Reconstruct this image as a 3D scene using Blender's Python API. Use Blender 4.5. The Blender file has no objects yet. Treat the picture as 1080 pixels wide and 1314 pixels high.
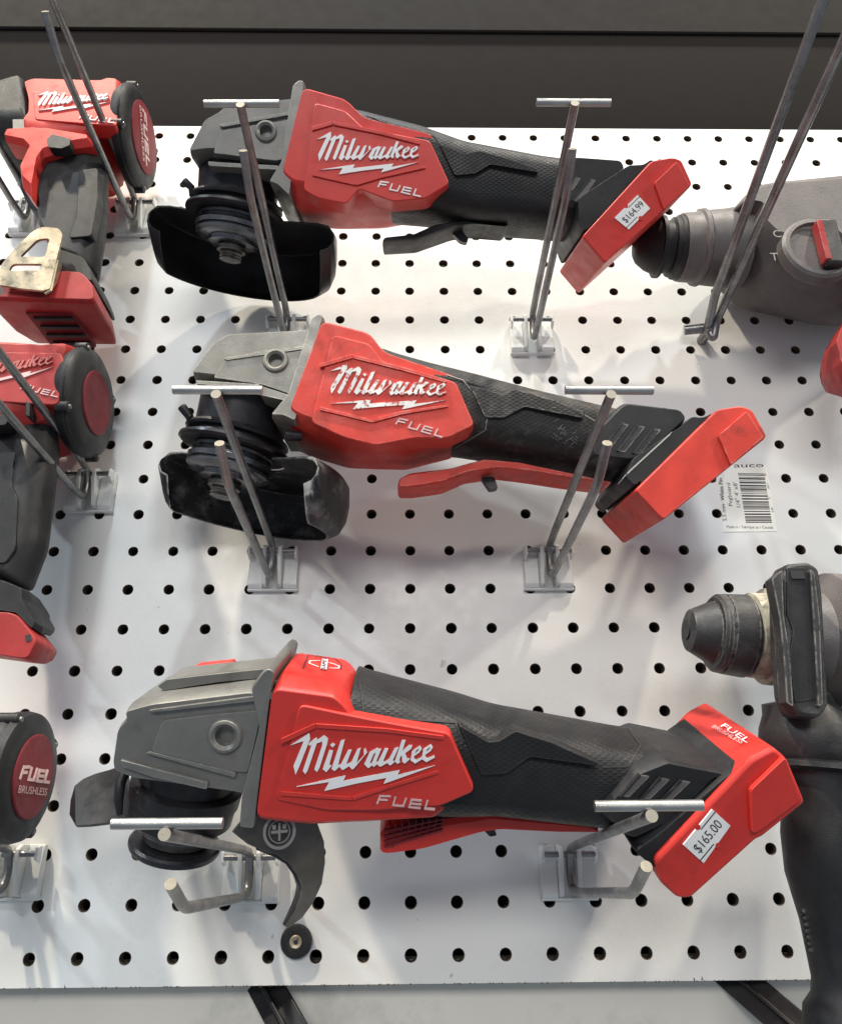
import bpy, bmesh, math, random
from mathutils import Vector, Matrix, noise
random.seed(7)
S = 0.0254                       # everything below is written in inches
scene = bpy.context.scene
COL = scene.collection

# ------------------------------------------------------------------ camera (solved from the hole grid of the board)
CAMP = Vector((-0.00867, -18.2563, 2.95707)); RX, RZ, RY, F = 0.370905, -0.0160139, 0.00764102, 967.748
ROT = Matrix.Rotation(RZ, 3, 'Z') @ Matrix.Rotation(RX, 3, 'X') @ Matrix.Rotation(RY, 3, 'Y')
cam_d = bpy.data.cameras.new('camera'); cam = bpy.data.objects.new('camera', cam_d); COL.objects.link(cam)
cam_d.sensor_fit = 'VERTICAL'; cam_d.sensor_height = 24.0; cam_d.lens = 24.0 * F / 1314.0
cam_d.clip_start = 0.01; cam_d.clip_end = 50
cam.matrix_world = Matrix.Translation(CAMP * S) @ (ROT @ Matrix.Rotation(math.pi / 2, 3, 'X')).to_4x4()
scene.camera = cam

def zoom(x0, y0, s):
    return lambda x, y, *r: (x0 + x / s, y0 + y / s) + r
q1 = zoom(170, 100, 2.7);  q2 = zoom(460, 100, 2.4545); q3 = zoom(180, 400, 2.4545); q4 = zoom(480, 460, 2.0769)
q5 = zoom(80, 810, 2.5714); q6 = zoom(450, 840, 1.8305); q7 = zoom(360, 930, 5.1429); q8 = zoom(400, 150, 6.75)
q9 = zoom(410, 450, 6.0); q10 = zoom(780, 180, 3.6); q11 = zoom(840, 640, 1.95); q12 = zoom(0, 80, 3.55)
q13 = zoom(0, 420, 2.92); q14 = zoom(0, 820, 2.66); q15 = zoom(860, 500, 4.909)
def Z(q, pts): return [q(*p) for p in pts]

class Frame:
    """plane parallel to the long axis of a tool: e1 right, e2 up, n towards the viewer; the tool may lean (roll)"""
    def __init__(s, h, z, roll=0.0, x=0.0, yaw=0.0):
        r = math.radians(roll); w = math.radians(yaw)
        s.O = Vector((x, -h, z))
        Rz = Matrix.Rotation(w, 3, 'Z')
        s.e1 = Rz @ Vector((1, 0, 0)); s.e2 = Rz @ Vector((0, -math.sin(r), math.cos(r))); s.n = Rz @ Vector((0, -math.cos(r), -math.sin(r)))
    def P(s, px, py, d=0.0):
        D = ROT @ Vector(((px - 540) / F, 1, -(py - 657) / F))
        t = (s.O + s.n * d - CAMP).dot(s.n) / D.dot(s.n)
        return CAMP + D * t
    def L(s, px, py, d=0.0):
        v = s.P(px, py, d) - s.O
        return Vector((v.dot(s.e1), v.dot(s.e2)))
    def W(s, a, b, d=0.0):
        return s.O + s.e1 * a + s.e2 * b + s.n * d
WALL = Frame(0, 0)

# ------------------------------------------------------------------ materials
def mat(name, col, rough=0.5, metal=0.0, bump=0.0, bscale=600, var=0.0, vscale=60, dirt=None, dirtamt=0.0, dscale=45, dlo=0.55, dhi=0.7, coat=0.0, trans=0.0, grip=False, spec=0.5, rvar=0.12, scratch=None, samt=0.0, wear=None, wamt=0.0, wrad=0.05, specks=None):
    m = bpy.data.materials.new(name); m.use_nodes = True; nt = m.node_tree; N = nt.nodes; Lk = nt.links
    b = N['Principled BSDF']; b.inputs['Roughness'].default_value = rough; b.inputs['Metallic'].default_value = metal
    b.inputs['Coat Weight'].default_value = coat; b.inputs['Specular IOR Level'].default_value = spec
    tc = N.new('ShaderNodeTexCoord')
    def nz(scale, det=4, rough_=0.6, vec=None):
        n = N.new('ShaderNodeTexNoise'); n.inputs['Scale'].default_value = scale; n.inputs['Detail'].default_value = det; n.inputs['Roughness'].default_value = rough_
        Lk.new(vec if vec else tc.outputs['Object'], n.inputs['Vector']); return n
    def ramp(src, lo, hi, a=0.0, c=1.0):
        r = N.new('ShaderNodeMapRange'); r.inputs['From Min'].default_value = lo; r.inputs['From Max'].default_value = hi
        r.inputs['To Min'].default_value = a; r.inputs['To Max'].default_value = c; Lk.new(src, r.inputs['Value']); return r.outputs['Result']
    def mixc(fac, A, Bc, mode='MIX'):
        x = N.new('ShaderNodeMix'); x.data_type = 'RGBA'; x.blend_type = mode
        if isinstance(fac, float): x.inputs[0].default_value = fac
        else: Lk.new(fac, x.inputs[0])
        for i, v in ((6, A), (7, Bc)):
            if isinstance(v, tuple): x.inputs[i].default_value = (*v, 1)
            else: Lk.new(v, x.inputs[i])
        return x.outputs[2]
    c = tuple(col)
    base = c
    if var:
        n = nz(vscale); f = ramp(n.outputs['Fac'], 0.3, 0.7)
        base = mixc(f, tuple(v * (1 - var) for v in c), tuple(min(1, v * (1 + var)) for v in c))
    if dirt:
        n = nz(dscale, 8, 0.7); f = ramp(n.outputs['Fac'], dlo, dhi, 0.0, dirtamt)
        base = mixc(f, base, tuple(dirt))
    if scratch:
        mp = N.new('ShaderNodeMapping'); mp.inputs['Scale'].default_value = (60, 60, 900); mp.inputs['Rotation'].default_value = (0, 0.5, 0.3)
        Lk.new(tc.outputs['Object'], mp.inputs['Vector']); n = nz(1.0, 6, 0.75, mp.outputs['Vector'])
        f = ramp(n.outputs['Fac'], 0.63, 0.72, 0.0, samt); base = mixc(f, base, tuple(scratch))
    if specks:
        n = nz(420, 2, 0.5); f = ramp(n.outputs['Fac'], 0.74, 0.80, 0.0, 0.8); base = mixc(f, base, tuple(specks))
        n = nz(75, 3, 0.5); f = ramp(n.outputs['Fac'], 0.735, 0.76, 0.0, 0.55); base = mixc(f, base, tuple(specks))
    if wear:
        bv = N.new('ShaderNodeBevel'); bv.samples = 6; bv.inputs['Radius'].default_value = wrad * S
        ge = N.new('ShaderNodeNewGeometry'); dt = N.new('ShaderNodeVectorMath'); dt.operation = 'DOT_PRODUCT'
        Lk.new(bv.outputs['Normal'], dt.inputs[0]); Lk.new(ge.outputs['Normal'], dt.inputs[1])
        f1_ = ramp(dt.outputs['Value'], 0.985, 0.90, 0.0, 1.0); n = nz(160, 6, 0.75); f2_ = ramp(n.outputs['Fac'], 0.42, 0.58, 0.0, wamt)
        mu = N.new('ShaderNodeMath'); mu.operation = 'MULTIPLY'; Lk.new(f1_, mu.inputs[0]); Lk.new(f2_, mu.inputs[1])
        base = mixc(mu.outputs[0], base, tuple(wear))
    if isinstance(base, tuple): b.inputs['Base Color'].default_value = (*base, 1)
    else: Lk.new(base, b.inputs['Base Color'])
    n = nz(90, 5); Lk.new(ramp(n.outputs['Fac'], 0.3, 0.7, max(0.02, rough - rvar), min(1, rough + rvar)), b.inputs['Roughness'])
    if trans: b.inputs['Transmission Weight'].default_value = trans; b.inputs['IOR'].default_value = 1.35
    if bump or grip:
        hsrc = None
        if bump:
            n = nz(bscale, 3); hsrc = n.outputs['Fac']
        if grip:
            tot = None
            for ang in (0.5, -0.5):
                mp = N.new('ShaderNodeMapping'); mp.inputs['Rotation'].default_value = (0, ang, 0); Lk.new(tc.outputs['Object'], mp.inputs['Vector'])
                w = N.new('ShaderNodeTexWave'); w.bands_direction = 'Z'; w.inputs['Scale'].default_value = 165; Lk.new(mp.outputs['Vector'], w.inputs['Vector'])
                if tot is None: tot = w.outputs['Fac']
                else:
                    a = N.new('ShaderNodeMath'); a.operation = 'MINIMUM'; Lk.new(tot, a.inputs[0]); Lk.new(w.outputs['Fac'], a.inputs[1]); tot = a.outputs[0]
            hsrc = tot if hsrc is None else tot
        bp = N.new('ShaderNodeBump'); bp.inputs['Strength'].default_value = max(bump, 0.32 if grip else 0); bp.inputs['Distance'].default_value = 0.0004 if grip else 0.0004
        Lk.new(hsrc, bp.inputs['Height']); Lk.new(bp.outputs['Normal'], b.inputs['Normal'])
    return m
M = {}
M['red'] = mat('red_plastic', (0.56, 0.034, 0.026), 0.40, bump=0.12, bscale=1500, var=0.06, dirt=(0.16, 0.02, 0.015), dirtamt=0.35, dscale=60, dlo=0.56, dhi=0.75, spec=0.4, wear=(0.72,0.14,0.11), wamt=.35, wrad=.03)
M['red_worn'] = mat('worn_red_plastic', (0.60, 0.044, 0.028), 0.5, bump=0.2, bscale=1300, var=0.1, dirt=(0.10, 0.03, 0.02), dirtamt=0.7, dscale=55, dlo=0.54, dhi=0.72, spec=0.35, scratch=(0.62, 0.2, 0.15), samt=0.12, wear=(0.78,0.42,0.36), wamt=.8)
M['red_dull'] = mat('dull_red_plastic', (0.33, 0.026, 0.024), 0.48, bump=0.15, bscale=1300, var=0.12, dirt=(0.1, 0.02, 0.02), dirtamt=0.5, dscale=70, spec=0.35, wear=(0.5,0.16,0.14), wamt=.5)
M['red_disc'] = mat('dark_red_label', (0.17, 0.022, 0.028), 0.6, spec=0.25, var=0.15, bump=0.05, dirt=(0.3, 0.1, 0.1), dirtamt=0.3)
M['rubber'] = mat('black_rubber', (0.016, 0.016, 0.0175), 0.5, bump=0.3, bscale=1500, var=0.2, dirt=(0.05, 0.047, 0.044), dirtamt=0.3, dscale=60, dlo=0.52, dhi=0.8, spec=0.32, scratch=(0.10,0.095,0.09), samt=0.2, wear=(0.13,0.125,0.12), wamt=.45, wrad=.04)
M['rubber_grip'] = mat('black_textured_rubber', (0.015, 0.015, 0.016), 0.5, grip=True, var=0.2, dirt=(0.04, 0.037, 0.034), dirtamt=0.3, dscale=60, spec=0.32, wear=(0.13,0.125,0.12), wamt=.45, wrad=.04)
M['rubber_worn'] = mat('worn_black_rubber', (0.023, 0.022, 0.021), 0.58, grip=True, var=0.2, dirt=(0.12, 0.115, 0.10), dirtamt=0.5, dscale=110, dlo=0.5, dhi=0.7, spec=0.3, scratch=(0.3,0.29,0.27), samt=0.4, wear=(0.5,0.48,0.42), wamt=.8)
M['rubber_dusty'] = mat('dusty_black_plastic', (0.024, 0.023, 0.024), 0.5, bump=0.4, bscale=500, var=0.2, dirt=(0.12, 0.115, 0.105), dirtamt=0.5, dscale=55, dlo=0.52, dhi=0.72, scratch=(0.2, 0.19, 0.18), samt=0.35, wear=(0.36,0.35,0.32), wamt=.7, wrad=.06)
M['plastic_grey'] = mat('warm_grey_plastic', (0.11, 0.098, 0.095), 0.5, bump=0.4, bscale=900, var=0.14, dirt=(0.17, 0.15, 0.14), dirtamt=0.45, dscale=50, scratch=(0.22, 0.2, 0.19), samt=0.3, wear=(0.32,0.29,0.27), wamt=.6, wrad=.06)
M['cast'] = mat('grey_cast_metal', (0.175, 0.17, 0.158), 0.42, 0.3, bump=0.18, bscale=1400, var=0.1, dirt=(0.07, 0.065, 0.06), dirtamt=0.5, dscale=55, spec=0.5, wear=(0.42,0.41,0.38), wamt=.5, wrad=.04)
M['cast_worn'] = mat('worn_grey_cast_metal', (0.20, 0.192, 0.17), 0.45, 0.3, bump=0.3, bscale=1000, var=0.14, dirt=(0.30, 0.27, 0.2), dirtamt=0.6, dscale=45, dlo=0.56, dhi=0.74, scratch=(0.35, 0.33, 0.28), samt=0.3, wear=(0.6,0.57,0.48), wamt=.8)
M['dark'] = mat('blackened_steel', (0.022, 0.021, 0.024), 0.4, 0.4, bump=0.15, bscale=900, var=0.25, dirt=(0.09, 0.08, 0.07), dirtamt=0.4, dscale=80)
M['guard'] = mat('black_painted_steel', (0.012, 0.012, 0.013), 0.38, 0.0, bump=0.12, bscale=800, var=0.2, dirt=(0.035, 0.033, 0.03), dirtamt=0.5, dscale=35, spec=0.45, wear=(0.12,0.12,0.115), wamt=.6, wrad=.03)
M['guard_worn'] = mat('scuffed_guard_steel', (0.020, 0.020, 0.021), 0.48, 0.25, bump=0.5, bscale=450, var=0.3, dirt=(0.22, 0.21, 0.2), dirtamt=0.6, dscale=75, dlo=0.5, dhi=0.7, scratch=(0.3, 0.29, 0.28), samt=0.5, wear=(0.5,0.49,0.47), wamt=.9, wrad=.07)
M['guard_grey'] = mat('grey_guard_steel', (0.085, 0.078, 0.072), 0.35, 0.6, bump=0.15, bscale=700, var=0.15, dirt=(0.04, 0.035, 0.03), dirtamt=0.5, dscale=50, wear=(0.3,0.28,0.25), wamt=.7)
M['wheel'] = mat('dark_flange', (0.035, 0.035, 0.042), 0.32, 0.5, bump=0.2, bscale=900, var=0.3, dirt=(0.12, 0.11, 0.1), dirtamt=0.5, dscale=90)
M['flange'] = mat('oily_steel_flange', (0.15, 0.15, 0.16), 0.28, 0.8, bump=0.2, bscale=900, var=0.3, dirt=(0.02, 0.02, 0.02), dirtamt=0.6, dscale=110, wear=(0.4, 0.39, 0.37), wamt=.7, wrad=.03)
M['nut'] = mat('worn_steel_nut', (0.16, 0.15, 0.14), 0.38, 0.8, bump=0.3, bscale=900, var=0.3, dirt=(0.04, 0.035, 0.03), dirtamt=0.7, dscale=120, dlo=0.45, dhi=0.65, wear=(0.5,0.47,0.42), wamt=.8, wrad=.04)
M['wire'] = mat('hook_wire_steel', (0.27, 0.27, 0.27), 0.36, 0.8, bump=0.3, bscale=700, var=0.2, dirt=(0.06, 0.055, 0.05), dirtamt=0.6, dscale=80, dlo=0.45, dhi=0.7)
M['zinc'] = mat('zinc_steel', (0.40, 0.40, 0.385), 0.42, 0.9, bump=0.2, bscale=700, var=0.12, dirt=(0.2, 0.19, 0.17), dirtamt=0.5, dscale=90)
M['brass'] = mat('dull_yellow_zinc', (0.45, 0.38, 0.27), 0.42, 0.75, bump=0.4, bscale=500, var=0.25, dirt=(0.1, 0.085, 0.06), dirtamt=0.75, dscale=140, dlo=0.5, dhi=0.66)
M['cut'] = mat('bare_cut_wire_end', (0.28, 0.255, 0.21), 0.6, 0.2, bump=0.3, bscale=600)
M['cream'] = mat('greasy_cream_ring', (0.42, 0.39, 0.30), 0.5, 0.1, bump=0.5, bscale=350, var=0.3, dirt=(0.1, 0.09, 0.07), dirtamt=0.75, dscale=110, dlo=0.47, dhi=0.64)
M['clear'] = mat('frosted_clear_plastic', (0.93, 0.94, 0.92), 0.4, trans=0.3, bump=0.1, bscale=300, var=0.03)
M['white'] = mat('white_ink', (0.80, 0.79, 0.79), 0.5, var=0.04)
M['white_worn'] = mat('chipped_white_ink', (0.76, 0.74, 0.71), 0.55, var=0.1, dirt=(0.45, 0.08, 0.06), dirtamt=0.95, dscale=260, dlo=0.52, dhi=0.56)
M['pink'] = mat('faded_white_ink', (0.62, 0.42, 0.41), 0.5, var=0.1)
M['ghost'] = mat('rubbed_off_ink', (0.42, 0.10, 0.09), 0.5, var=0.2)
M['paper'] = mat('white_paper', (0.80, 0.79, 0.77), 0.6, var=0.03)
M['label_paper'] = mat('cream_label_paper', (0.88, 0.87, 0.80), 0.5, var=0.02)
M['ink'] = mat('black_ink', (0.02, 0.02, 0.022), 0.6)
M['grey_mark'] = mat('grey_moulded_mark', (0.24, 0.22, 0.21), 0.5)
M['scuff'] = mat('pale_scuff', (0.42, 0.41, 0.38), 0.7)
M['scuff_red'] = mat('pale_red_scuff', (0.62, 0.25, 0.2), 0.6)
M['header_low'] = mat('dark_channel_paint', (0.024, 0.020, 0.018), 0.7, spec=0.08, rvar=.03)
M['header'] = mat('charcoal_powder_coat', (0.016, 0.0138, 0.0128), 0.75, rvar=.03, spec=0.08, metal=0.0, bump=0.04, bscale=1500)
M['back'] = mat('dark_backing', (0.03, 0.028, 0.026), 0.8)
M['shelf'] = mat('pale_metal_panel', (0.76, 0.72, 0.64), 0.5, 0.0, bump=0.1, bscale=500, var=0.06, vscale=8, dirt=(0.3, 0.3, 0.27), dirtamt=0.4, dscale=12)
M['strap'] = mat('black_bracket_paint', (0.014, 0.014, 0.015), 0.45, 0.0, bump=0.15, var=0.2)
M['dark_glass'] = mat('deep_red_light', (0.30, 0.03, 0.03), 0.35, var=0.1)
# the white hardboard: faint smudges and specks
M['board'] = mat('white_hardboard', (0.775, 0.775, 0.745), 0.42, 0.0, bump=0.22, bscale=420, var=0.04, vscale=9, dirt=(0.50, 0.48, 0.45), dirtamt=0.4, dscale=18, dlo=0.55, dhi=0.8, spec=0.5, scratch=(0.5,0.48,0.45), samt=0.18, specks=(0.30,0.27,0.22))
M['board_edge'] = mat('raw_hardboard_edge', (0.10, 0.075, 0.05), 0.9, bump=0.5, bscale=500, var=0.3)

# ------------------------------------------------------------------ object helpers
def finish(name, verts, faces, material, parent=None, smooth=True, sharp=32, bevel=0.0, seg=2, solid=0.0, mats=None, fmat=None, merge=False):
    org = parent['_o'] if parent is not None else Vector((0, 0, 0))
    org = Vector(org)
    me = bpy.data.meshes.new(name)
    me.from_pydata([tuple((Vector(v) - org) * S) for v in verts], [], faces)
    bm = bmesh.new(); bm.from_mesh(me)
    if merge: bmesh.ops.remove_doubles(bm, verts=bm.verts, dist=1e-6)
    bmesh.ops.recalc_face_normals(bm, faces=bm.faces)
    th = math.radians(sharp)
    for e in bm.edges:
        if len(e.link_faces) == 2 and e.calc_face_angle(0) > th: e.smooth = False
    for f in bm.faces: f.smooth = smooth
    bm.to_mesh(me); bm.free()
    for mm in (mats or [material]): me.materials.append(mm)
    if fmat:
        for i, k in enumerate(fmat):
            if i < len(me.polygons): me.polygons[i].material_index = k
    o = bpy.data.objects.new(name, me); COL.objects.link(o)
    if parent is not None: o.parent = parent
    o['_o'] = tuple(org)
    if solid:
        md = o.modifiers.new('solid', 'SOLIDIFY'); md.thickness = solid * S; md.offset = 0
    if bevel:
        md = o.modifiers.new('bevel', 'BEVEL'); md.width = bevel * S; md.segments = seg; md.limit_method = 'ANGLE'; md.angle_limit = math.radians(28)
        md.harden_normals = False
        wn = o.modifiers.new('wn', 'WEIGHTED_NORMAL'); wn.keep_sharp = True; wn.weight = 60
    return o

def thing(name, label, cat, at, group=None):
    o = bpy.data.objects.new(name, None); COL.objects.link(o); o.empty_display_size = 0.02
    at = Vector(at); o.location = at * S; o['_o'] = tuple(at); o['label'] = label; o['category'] = cat
    if group: o['group'] = group
    return o

def cut(o, cutter):
    """carve `cutter` out of `o` for good and delete it"""
    md = o.modifiers.new('cut', 'BOOLEAN'); md.object = cutter; md.operation = 'DIFFERENCE'; md.solver = 'EXACT'
    bpy.context.view_layer.update(); dg = bpy.context.evaluated_depsgraph_get()
    me = bpy.data.meshes.new_from_object(o.evaluated_get(dg)); old = o.data; o.modifiers.clear(); o.data = me
    bpy.data.objects.remove(cutter)
    bm = bmesh.new(); bm.from_mesh(me)
    for e in bm.edges: e.smooth = not (len(e.link_faces) == 2 and e.calc_face_angle(0) > math.radians(30))
    for f in bm.faces: f.smooth = True
    bm.to_mesh(me); bm.free()
    wn = o.modifiers.new('wn', 'WEIGHTED_NORMAL'); wn.keep_sharp = True; wn.weight = 60

def loft(rings, cap0=True, cap1=True):
    n = len(rings[0]); V = [v for r in rings for v in r]; Fc = []
    for k in range(len(rings) - 1):
        for i in range(n):
            j = (i + 1) % n
            Fc.append((k * n + i, k * n + j, (k + 1) * n + j, (k + 1) * n + i))
    if cap0: Fc.append(tuple(range(n))[::-1])
    if cap1: Fc.append(tuple((len(rings) - 1) * n + i for i in range(n)))
    return V, Fc

def near_on(spine, v):
    best = None
    for a, b in zip(spine[:-1], spine[1:]):
        ab = b - a; t = max(0, min(1, (v - a).dot(ab) / ab.length_squared)); p = a + ab * t
        if best is None or (p - v).length < (best - v).length: best = p
    return best

DF = {'f': 0.9, 'm': 0.0, 'b': -0.9}
def outline(fr, pts, df=1.0):
    """px outline -> local 2-D outline; third value says on which depth the traced edge lies"""
    out = []
    for p in pts:
        d = p[2] if len(p) > 2 else 'f'
        d = DF[d] * df if isinstance(d, str) else d
        out.append(fr.L(p[0], p[1], d))
    return out

def densify(poly, step):
    out = []
    for a, b in zip(poly, poly[1:] + poly[:1]):
        k = max(1, int((b - a).length / step))
        for i in range(k): out.append(a + (b - a) * i / k)
    return out

def rounded(poly, r, n=3):
    out = []; N = len(poly)
    for i in range(N):
        a, b, c = poly[i - 1], poly[i], poly[(i + 1) % N]
        u, w = (a - b), (c - b); k = min(r, u.length * 0.4, w.length * 0.4)
        p0 = b + u.normalized() * k; p1 = b + w.normalized() * k
        for t in range(n + 1):
            t /= n; out.append(p0 * (1 - t) ** 2 + b * 2 * t * (1 - t) + p1 * t * t)
    return out

def puff(name, fr, pts, layers, spine, material, parent, taper=None, bevel=0.0, df=1.0, rnd=0.12, sharp=35, local=False, tb=1.0):
    poly = [Vector(p) for p in pts] if local else outline(fr, pts, df)
    if rnd: poly = rounded(poly, rnd)
    sp = [Vector(p) for p in spine] if local else [fr.L(*p) for p in spine]
    def tp(a):
        if not taper: return 1.0
        T = [(fr.L(x, y).x, s) for x, y, s in taper]
        if a <= T[0][0]: return T[0][1]
        for (a0, s0), (a1, s1) in zip(T[:-1], T[1:]):
            if a <= a1: return s0 + (s1 - s0) * (a - a0) / (a1 - a0)
        return T[-1][1]
    rings = []
    for d, t in layers:
        ring = []
        for v in poly:
            q = near_on(sp, v); w = v.lerp(q, min(.8, t * (tb if (v.y < q.y and d > 0) else 1.0))); ring.append(fr.W(w.x, w.y, d * tp(v.x)))
        rings.append(ring)
    V, Fc = loft(rings)
    return finish(name, V, Fc, material, parent, bevel=bevel, sharp=sharp)

def plate(name, fr, pts, d0, d1, material, parent, bevel=0.0, rnd=0.0, at=None, slope=0.0):
    """flat piece between depths d0 and d1; pts traced on depth `at` (default d1)"""
    at = d1 if at is None else at
    poly = [fr.L(p[0], p[1], at) for p in pts]
    if rnd: poly = rounded(poly, rnd)
    c = sum(poly, Vector((0, 0))) / len(poly)
    rings = [[fr.W(v.x, v.y, d0) for v in poly], [fr.W(*(v.lerp(c, slope)), d1) for v in poly]]
    V, Fc = loft(rings)
    return finish(name, V, Fc, material, parent, bevel=bevel)

def tube(name, pts, r, material, parent, seg=12, endmat=None, closed=False, bend=None):
    pts = [Vector(p) for p in pts]
    if bend:
        out = [pts[0]]
        for a, b, c in zip(pts[:-2], pts[1:-1], pts[2:]):
            k = min(bend, (a - b).length * .45, (c - b).length * .45); p0 = b + (a - b).normalized() * k; p1 = b + (c - b).normalized() * k
            for t in range(6):
                t /= 5; out.append(p0 * (1 - t) ** 2 + b * 2 * t * (1 - t) + p1 * t * t)
        out.append(pts[-1]); pts = out
    rings = []; up = None
    for i, p in enumerate(pts):
        d = (pts[min(i + 1, len(pts) - 1)] - pts[max(i - 1, 0)]).normalized()
        if up is None: up = d.orthogonal().normalized()
        up = (up - d * up.dot(d)).normalized(); w = d.cross(up)
        rr = r[i] if isinstance(r, (list, tuple)) else r
        rings.append([p + (up * math.cos(2 * math.pi * k / seg) + w * math.sin(2 * math.pi * k / seg)) * rr for k in range(seg)])
    V, Fc = loft(rings)
    fm = None; mats = None
    if endmat: mats = [material, endmat]; fm = [0] * len(Fc); fm[-1] = 1
    return finish(name, V, Fc, material, parent, sharp=50, mats=mats, fmat=fm)

def lathe(name, A, axis, prof, material, parent, seg=40, squash=1.0, side=None, bevel=0.0, sharp=32):
    """prof: (distance along axis from A, radius)"""
    ax = Vector(axis).normalized(); u = (Vector(side) if side else ax.orthogonal()); u = (u - ax * u.dot(ax)).normalized(); w = ax.cross(u)
    rings = [[Vector(A) + ax * s + (u * math.cos(2 * math.pi * k / seg) + w * math.sin(2 * math.pi * k / seg) * squash) * max(r, 0.002) for k in range(seg)] for s, r in prof]
    V, Fc = loft(rings)
    return finish(name, V, Fc, material, parent, sharp=sharp, bevel=bevel)

def box(name, c, u, v, w, material, parent, bevel=0.02):
    """centre c, half-extent vectors u v w"""
    c, u, v, w = Vector(c), Vector(u), Vector(v), Vector(w)
    V = [c + u * a + v * b + w * k for a in (-1, 1) for b in (-1, 1) for k in (-1, 1)]
    Fc = [(0, 1, 3, 2), (4, 6, 7, 5), (0, 4, 5, 1), (2, 3, 7, 6), (0, 2, 6, 4), (1, 5, 7, 3)]
    return finish(name, V, Fc, material, parent, bevel=bevel)

def join_solids(parts):
    V, Fc = [], []
    for v, f in parts:
        o = len(V); V += v; Fc += [tuple(i + o for i in q) for q in f]
    return V, Fc

def stroke_solid(fr, a, b, w, d0, d1):
    t = (b - a); t = t.normalized() if t.length > 1e-6 else Vector((1, 0)); m = Vector((-t.y, t.x)) * w / 2; a2 = a - t * w * 0.45; b2 = b + t * w * 0.45
    q = [a2 + m, a2 - m, b2 - m, b2 + m]
    return loft([[fr.W(p.x, p.y, d0) for p in q], [fr.W(p.x, p.y, d1) for p in q]])

def strokes(name, fr, paths, w, d0, d1, material, parent):
    """paths in local 2-D; each piece 0.0008 in higher than the last so no faces coincide"""
    ps = []; k = 0
    for path in paths:
        for a, b in zip(path[:-1], path[1:]):
            ps.append(stroke_solid(fr, a, b, w, d0, d1 + k * 0.0012)); k += 1
    V, Fc = join_solids(ps)
    return finish(name, V, Fc, material, parent, smooth=False)

def solids(name, fr, polys, d0, d1, material, parent):
    ps = []
    for k, poly in enumerate(polys):
        dd = d1 + k * 0.0012
        ps.append(loft([[fr.W(p.x, p.y, d0) for p in poly], [fr.W(p.x, p.y, dd) for p in poly]]))
    V, Fc = join_solids(ps)
    return finish(name, V, Fc, material, parent, smooth=False)

def text_mesh(name, s, O, ux, uy, width, material, parent, thick=0.01, height=None, squeeze=None):
    """text whose baseline starts at O and runs along ux for `width` inches"""
    cu = bpy.data.curves.new('txt', 'FONT'); cu.body = s; cu.extrude = 0.0; cu.resolution_u = 3
    ob = bpy.data.objects.new('txt', cu); COL.objects.link(ob)
    dg = bpy.context.evaluated_depsgraph_get(); me = bpy.data.meshes.new_from_object(ob.evaluated_get(dg))
    xs = [v.co.x for v in me.vertices]; ys = [v.co.y for v in me.vertices]
    x0, x1 = min(xs), max(xs); k = width / (x1 - x0); ky = k if height is None else height / (max(ys))
    ux = Vector(ux).normalized(); uy = Vector(uy).normalized(); nn = ux.cross(uy)
    V = [Vector(O) + ux * (v.co.x - x0) * k + uy * v.co.y * ky + nn * thick for v in me.vertices]
    Fc = [tuple(p.vertices) for p in me.polygons]
    COL.objects.unlink(ob); bpy.data.objects.remove(ob); bpy.data.meshes.remove(me)
    return finish(name, V, Fc, material, parent, smooth=False)

# ------------------------------------------------------------------ pegboard
def zone(x, z, r=0.12): return [(x + r * math.cos(2 * math.pi * k / 20), z + r * math.sin(2 * math.pi * k / 20)) for k in range(20)]
X0, X1, R0, R1 = -15, 17, 0, 24
ZB = -0.52; ZT = 23.42
pegboard = thing('pegboard', 'white perforated hardboard holding all the tools', 'pegboard', (0, 0, ZB))
V, Fc = [], []; 
def sqpt(k, x, z, lo, hi, n=16):
    a = 2 * math.pi * (k + 0.5) / n; c, s = math.cos(a), math.sin(a); m = max(abs(c), abs(s))
    px, pz = c / m, s / m
    return (x + px * 0.5, z + pz * (hi - z if pz > 0 else z - lo))
# corners must be hit: use 16 boundary points, snapped to corners
order = []
for k in range(16):
    side, t = divmod(k, 4); t = t / 4
    order.append([(1, -1 + 2 * t), (1 - 2 * t, 1), (-1, 1 - 2 * t), (-1 + 2 * t, -1)][side])
for r in range(R0, R1):
    lo = ZB if r == R0 else r - 0.5; hi = ZT if r == R1 - 1 else r + 0.5
    for c in range(X0, X1 + 1):
        b = len(V); rr = 0.122 + random.uniform(-0.004, 0.004)
        cx = c + random.uniform(-.006, .006)
        for px, pz in order: V.append((c + px * 0.5, 0, r + (pz * (hi - r) if pz > 0 else pz * (r - lo))))
        for px, pz in order:
            a = math.atan2(pz, px); V.append((cx + math.cos(a) * (rr + .012), 0.0, r + math.sin(a) * (rr + .012)))
        for px, pz in order:
            a = math.atan2(pz, px); q = random.uniform(-0.006, 0.006); V.append((cx + math.cos(a) * (rr + q), 0.012, r + math.sin(a) * (rr + q)))
        for px, pz in order:
            a = math.atan2(pz, px); V.append((cx + math.cos(a) * rr, 0.23, r + math.sin(a) * rr))
        for k in range(16):
            j = (k + 1) % 16
            Fc.append((b + k, b + j, b + 16 + j, b + 16 + k)); Fc.append((b + 16 + k, b + 16 + j, b + 32 + j, b + 32 + k)); Fc.append((b + 32 + k, b + 32 + j, b + 48 + j, b + 48 + k))
fm = [0 if i % 3 == 0 else 1 for i in range(len(Fc))]
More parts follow.
